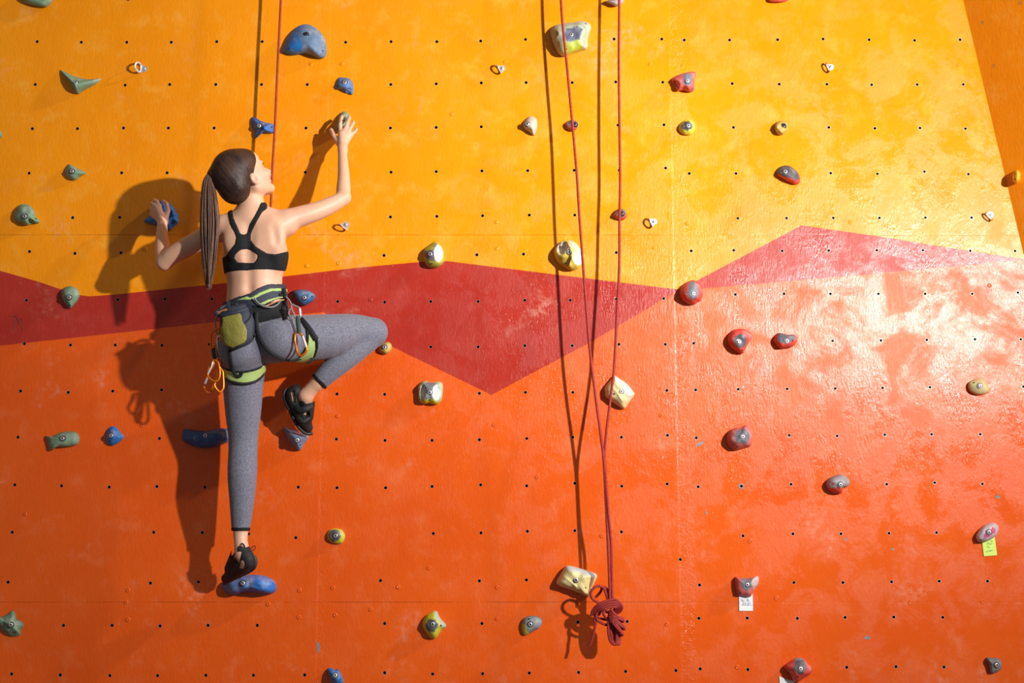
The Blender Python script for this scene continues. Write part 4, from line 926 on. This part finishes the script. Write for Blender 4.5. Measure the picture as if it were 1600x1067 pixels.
shell('belt_trim', z5([(672,492),(760,455),(850,410),(960,368),(1060,350),(1060,372),(960,388),(860,428),(760,478),(680,512)]), .0180, M['peach'], harness, k=.002, inner=.008)
# leg loops: lime pads with black binding
Lt = [(330,485),(450,525),(600,545),(740,523),(820,500),(905,450)]; Lb = [(330,590),(360,620),(450,675),(620,708),(780,680),(860,620),(925,540)]
shell('leg_loop', z6([(300,460)]+Lt+[(935,440),(940,545)]+Lb[::-1]+[(300,590)]), .0095, M['lime'], harness, k=.003, inner=.0010)
mb = MB()
mb.tube(onbody(z6([(322,480)]+Lt[1:-1]+[(890,462)]), .010), .0048, 8); mb.tube(onbody(z6([(335,588)]+Lb[1:-1]+[(902,575)]), .010), .0058, 8)
mb.build('loop_binding', [M['webbing']], harness)
shell('leg_loop', z5([(1300,745),(1340,800),(1400,840),(1405,940),(1360,1080),(1300,1130),(1180,1130),(1150,1100),(1230,1040),(1290,960)]), .0095, M['lime'], harness, k=.003, inner=.0010)
mb = MB()
mb.tube(onbody(z5([(1215,600),(1275,670),(1300,760),(1300,860),(1275,960),(1215,1040)]), .010), .0045, 8)
mb.tube(onbody(z5([(1405,820),(1415,900),(1395,1000),(1350,1090),(1290,1130)]), .010), .0048, 8)
mb.tube(onbody(z5([(690,640),(705,740),(750,860),(830,965),(940,1040),(1080,1078),(1220,1060)]), .010), .0068, 8, flatten=((0, 1, 0), .5, 1.3))
mb.tube(onbody(z5([(690,520),(686,580),(692,650)]), .010), .0062, 8, flatten=((0, 1, 0), .5, 1.3))
mb.build('loop_binding', [M['webbing']], harness)
mb = MB(); mb.tube(onbody(z6([(432,230),(440,330),(450,430),(478,520),(530,595),(575,600),(605,545)]), .014), .0062, 8, flatten=((0, 1, 0), .5, 1.2))
mb.build('riser_strap', [M['webbing']], harness)
mb = MB(); mb.tube(onbody(z5([(1215,595),(1270,655),(1330,730),(1375,800),(1405,845)]), .016), .0115, 8, flatten=((0, 1, 0), .3, 1.0))
mb.build('riser_strap', [M['webbing']], harness)
mb = MB(); mb.tube(onbody(z5([(1010,230),(1030,330),(1018,430),(1010,510),(1035,600)]), .020), .0105, 8, flatten=((0, 1, 0), .35, 1.0))
mb.tube(onbody(z5([(965,300),(1010,340),(1045,420),(1050,560)]), .024), .007, 8, flatten=((0, 1, 0), .4, 1.0)); mb.build('buckle_strap', [M['webbing']], harness)
mb = MB(); mb.tube(onbody(z5([(665,345),(710,400),(770,438),(860,458),(930,432),(985,375)]), .026), .0030, 8); mb.build('gear_loop', [M['loop']], harness)
mb = MB(); mb.tube(onbody(z5([(1042,330),(1085,380),(1110,440),(1085,490),(1075,540),(1120,575)]), .024), .0030, 8); mb.build('gear_loop', [M['loop']], harness)
mb = MB(); mb.tube([W(342, 490, .33), W(336, 500, .34), W(337, 515, .35), W(341, 525, .35)], .0030, 8); mb.build('gear_loop', [M['loop']], harness)

# ------------------------------------------------------------------ chalk bag
bag = empty('chalk_bag', W(370, 520, .43), 'slate chalk bag with a mustard patch hanging behind the harness', 'chalk bag')
bd = .45
lo_ = W(330, 556, .3); hi_ = W(410, 468, .3)
G = Field((lo_.x, -.56, lo_.z), (hi_.x, -.30, hi_.z), .0028)
G.chain([(tuple(W(366, 492, bd)), .062), (tuple(W(370, 506, bd)), .070), (tuple(W(373, 522, bd)), .068), (tuple(W(370, 531, bd)), .050)], .01, 1.7)
slb = tuple(slice(0, n) for n in G.n)
sil = z5([(225,545),(250,560),(248,700),(245,800),(290,905),(380,965),(500,945),(620,885),(685,780),(695,640),(645,520),(622,430),(600,400),(340,450),(215,520)])
m = G.mask_poly(slb, sil); G.v = -smin(-G.v, -m, .012)
inner = G.v.copy()
bagm = G.mesh('bag_body', M['navy'], bag, 2)
pm = G.mask_poly(slb, z5([(278,565),(380,545),(490,522),(515,560),(522,625),(560,680),(582,740),(575,840),(545,885),(490,905),(400,945),(310,905),(262,840),(255,790),(265,700),(285,640)]))
v = -smin(-(inner-.0035), -pm, .003); X, Y, Z_ = G.grid(slb); v = np.maximum(v, (Y+bd+.005)).astype(np.float32)
G.mesh('bag_pocket', M['mustard'], bag, 2, None, v)
BG = BVHTree.FromPolygons([x.co+bag.location for x in bagm.data.vertices], [tuple(p.vertices) for p in bagm.data.polygons])
def SB(px, py, off=.004):
    r = ray(px, py).normalized(); hp, hn, _, _ = BG.ray_cast(CAM, r)
    return (hp if hp is not None else W(px, py, bd+.01))-r*off
mb = MB(); P = spline([Vector((x, y, 0)) for x, y in z5([(205,520),(260,555),(360,535),(470,508),(560,480),(625,440)])], 5)
mb.tube([SB(p.x, p.y, .003) for p in P], .0085, 8, flatten=((0, 1, 0), .5, 1.0))
mb.tube(spline([W(337, 489, bd), W(343, 483, bd-.03), W(354, 477, bd-.045), W(370, 475, bd-.03)], 5), .006, 8); mb.build('rim', [M['navy']], bag)
mb = MB(); P = spline([Vector((x, y, 0)) for x, y in z5([(560,640),(610,590),(625,530),(622,450)])], 5); mb.tube([SB(p.x, p.y, .002) for p in P], .003, 6)
P = spline([Vector((x, y, 0)) for x, y in z5([(380,960),(500,940),(620,882),(680,780)])], 5); mb.tube([SB(p.x, p.y-1, .001) for p in P], .003, 6)
mb.build('drawcord', [M['webbing']], bag)
mb = MB(); mb.prism([SB(*p, .004) for p in z5([(215,515),(330,470),(350,490),(240,548)])], (0, 1, 0), .003); mb.build('rim_lining', [M['peach']], bag)
P = [SB(*p, .006) for p in z5([(335,385),(372,385),(378,500),(345,510)])]
mb = MB(); mb.prism(P, (0, 1, 0), .006); mb.build('belt_tab', [M['navy']], bag)

# ------------------------------------------------------------------ quickdraws
def carabiner(parent, pts, d, mat, gate=None, r=.0042, tilt=0.0):
    cx = sum(p[0] for p in pts)/len(pts)
    P = spline([W(x, y, d+tilt*(x-cx)*.0026) for x, y in pts], 6, True)
    mb = MB(); mb.tube(P, r, 8, closed=True); c = mb.build('carabiner', [mat], parent)
    if gate:
        g = MB(); g.tube([W(x, y, d+tilt*(x-cx)*.0026+.0015) for x, y in gate], r*1.12, 8); g.build('gate', [M['alu']], c)
    return c
def sling(parent, a, b, wd=.008):
    mb = MB(); mb.tube([a, a.lerp(b, .5)+Vector((0, -.003, 0)), b], wd, 8, flatten=((0, 1, 0), .45, 1.0)); mb.build('sling', [M['sling']], parent)
q = empty('quickdraw', W(467, 500, .4), 'quickdraw with a silver and an orange carabiner hanging over the right buttock', 'quickdraw', 'quickdraws on the harness')
dq = -S(464, 530, .022).y
carabiner(q, z5([(1112,425),(1150,440),(1200,462),(1218,500),(1218,560),(1190,592),(1150,580),(1135,530),(1110,480)]), dq+.01, M['loop'], z5([(1204,470),(1214,560)]), .0035)
sling(q, W(*z5([(1180,565)])[0], dq+.010), W(*z5([(1200,765)])[0], dq+.008), .0095)
carabiner(q, z5([(1160,765),(1148,850),(1165,930),(1180,1000),(1220,1036),(1265,1005),(1290,960),(1270,870),(1235,800),(1200,762)]), dq+.008, M['anod'], z5([(1240,805),(1262,870),(1284,935)]), .0048, .2)
dl = .34
q = empty('quickdraw', W(336, 545, dl), 'left of the two quickdraws with orange carabiners at the left hip', 'quickdraw', 'quickdraws on the harness')
carabiner(q, z5([(150,935),(150,850),(150,780),(185,740),(235,708),(248,760),(225,850),(190,930)]), dl+.01, M['anod'], None, .0040)
sling(q, W(333, 543, dl), W(336, 564, dl), .0085)
carabiner(q, z6([(170,400),(205,372),(240,420),(242,500),(235,600),(205,740),(150,830),(100,795),(83,720),(125,610),(135,540)]), dl, M['anod'], z6([(125,625),(90,708)]), .0045, .4)
q = empty('quickdraw', W(341, 545, dl+.01), 'right of the two quickdraws with orange carabiners at the left hip', 'quickdraw', 'quickdraws on the harness')
carabiner(q, z5([(225,830),(270,800),(300,850),(285,930),(240,990)]), dl+.02, M['alu'], None, .0035)
sling(q, W(341, 540, dl+.012), W(343, 564, dl+.02), .0085)
carabiner(q, z6([(262,372),(290,360),(305,400),(300,480),(335,530),(345,600),(350,740),(335,790),(300,822),(255,785),(225,735),(235,690),(262,640),(270,560)]), dl+.022, M['anod'], None, .0045, -.3)
q = empty('quickdraw', W(335, 575, dl+.02), 'small orange carabiner with a silver gate hooked crosswise on the left hip quickdraws', 'carabiner', 'quickdraws on the harness')
carabiner(q, z6([(200,385),(215,430),(170,510),(130,570),(150,620),(200,665),(250,672),(285,640),(300,560),(285,450),(262,390)]), dl+.036, M['anod'], z6([(200,398),(182,470),(135,565)]), .0040)

# ------------------------------------------------------------------ ropes
def rope_mat(name, a, b):
    t = NT(name); uvn = t.noise(420, 2, .5); f = t.ramp(uvn, .60, .66); g = t.noise(120, 2, .6)
    c = t.mix(t.ramp(g, .3, .7), a, b); c = t.mix(f, c, (.10, .015, .02))
    wv = t.n('TexWave', {'Vector': t.n('Mapping', {'Vector': t.co, 'Rotation': (0, .7, 0)}).outputs[0], 'Scale': 110.0, 'Distortion': .6})
    return t.set(Base_Color=c, Roughness=.75, Normal=t.bump(wv.outputs[1], .5, .0015))
M['rope'] = rope_mat('red_rope', (.30, .016, .014), (.44, .036, .028)); M['rope2'] = rope_mat('brick_rope', (.34, .030, .014), (.46, .055, .022))
RR = .0056
top = lambda x, d: [W(x, -330, d), W(x, -160, d), W(x, 0, d)]
r1 = empty('climbing_rope', W(425, 320, .11), 'single red rope running down behind the face of the climber', 'rope')
mb = MB(); mb.tube([W(449, -330, .11), W(444, -160, .11)]+spline([W(439, 0, .11), W(434, 100, .11), W(429.5, 200, .11), W(425, 275, .11), W(422.5, 330, .115), W(415, 400, .14), W(404, 470, .19)], 6), RR*.95, 8)
mb.build('rope_strand', [M['rope2']], r1)
r2 = empty('climbing_rope', W(955, 930, .14), 'doubled red rope hanging down to a large knotted coil beside the cream hold', 'rope')
mb = MB(); P = spline([W(872, -300, .10), W(874, -150, .10), W(876.5, 0, .105), W(886, 105, .115), (W(895, 200, .12)), W(901.5, 275, .13), W(905.5, 340, .135), W(913, 440, .14), W(920.5, 535, .145), W(928, 600, .148), W(936, 660, .147), W(943.5, 720, .147), W(946.5, 780, .146), W(950, 850, .145), W(952, 900, .145), W(953, 938, .145)], 5)
mb.tube(P, RR, 8); mb.build('rope_strand', [M['rope']], r2)
mb = MB(); P = spline([W(966, -300, .10), W(966.5, -150, .10), W(967.5, 0, .11), W(967, 100, .112), W(968, 200, .115), W(969, 280, .116), W(968, 340, .118), W(967.5, 420, .122), W(963.5, 500, .125), W(960, 570, .13), W(953, 630, .135), W(947, 680, .142), W(944.5, 715, .145), W(946.5, 745, .148), W(950.5, 800, .15), W(955, 850, .140), W(956, 900, .140), W(957, 938, .145)], 5)
mb.tube(P, RR, 8); mb.build('rope_strand', [M['rope']], r2)
kz = lambda pts: [W(865+x/6.672, 870+y/6.672, .045+d*.55) for x, y, d in pts]
mb = MB()
mb.tube(spline(kz([(562,440,.165),(545,380,.175),(515,318,.185),(455,305,.19),(400,345,.19),(388,400,.185),(415,445,.18),(470,475,.18),(530,480,.18)]), 6), RR, 8)
mb.tube(spline(kz([(572,430,.17),(568,370,.165),(545,325,.16),(505,318,.155),(492,360,.14),(440,420,.10)]), 6), RR, 8)
for i in range(4):          # wraps round the top of the coil
    o = i*27
    mb.tube(spline(kz([(392+o,610-o*.1,.15),(415+o*.9,545+o*.35,.18),(480+o*.5,490+o*.75,.205),(590,448+o*.95,.21),(665-o*.2,456+o*.85,.205),(712-o*.8,515+o*.2,.185),(690-o*.9,572,.15),(620-o*.3,590,.13),(540+o*.2,570,.12)]), 6), RR*1.02, 8)
for i in range(4):          # long bights hanging down
    a = i*25
    mb.tube(spline(kz([(585+a*.4,560,.19-i*.008),(572+a*.6,650,.185-i*.008),(570+a,760,.18-i*.008),(582+a,850,.17-i*.01),(604+a*.8,898+(3-i)*-4+8,.165),(634+a*.7,912-i*2,.165),(655+a*.45,868,.17-i*.008),(655+a*.55,780,.178-i*.008),(630+a*.7,690,.175-i*.01),(590+a*.6,600,.17)]), 6), RR, 8)
for i, (ex, ey) in enumerate([(724, 668), (734, 745), (716, 808)]):      # shorter bights to the right
    for j in range(2):
        k_ = j*27
        mb.tube(spline(kz([(592-k_*.3,545+i*22+k_,.20),(625,585+i*42+k_,.215),(675,625+i*55+k_*.7,.215),(ex-6,ey-26+k_*.6,.20),(ex+2,ey-k_*.3+6,.185),(ex-26,ey-4+k_*.2,.17),(640,640+i*50,.16),(590,580+i*20,.15)]), 6), RR, 8)
mb.tube(spline(kz([(540,545,.19),(520,590,.20),(555,650,.17),(590,700,.15)]), 6), RR, 8)
mb.tube(spline(kz([(470,560,.15),(440,600,.16),(428,650,.165),(436,700,.165),(420,780,.16),(402,860,.15),(372,930,.14)]), 6), RR, 8)
mb.tube(spline(kz([(480,540,.15),(450,590,.17),(452,650,.175),(500,690,.17),(560,712,.15),(590,720,.14)]), 6), RR, 8)
mb.tube(spline(kz([(430,590,.13),(470,630,.12),(520,650,.11),(580,660,.12)]), 6), RR, 8)
mb.build('knotted_coil', [M['rope']], r2)
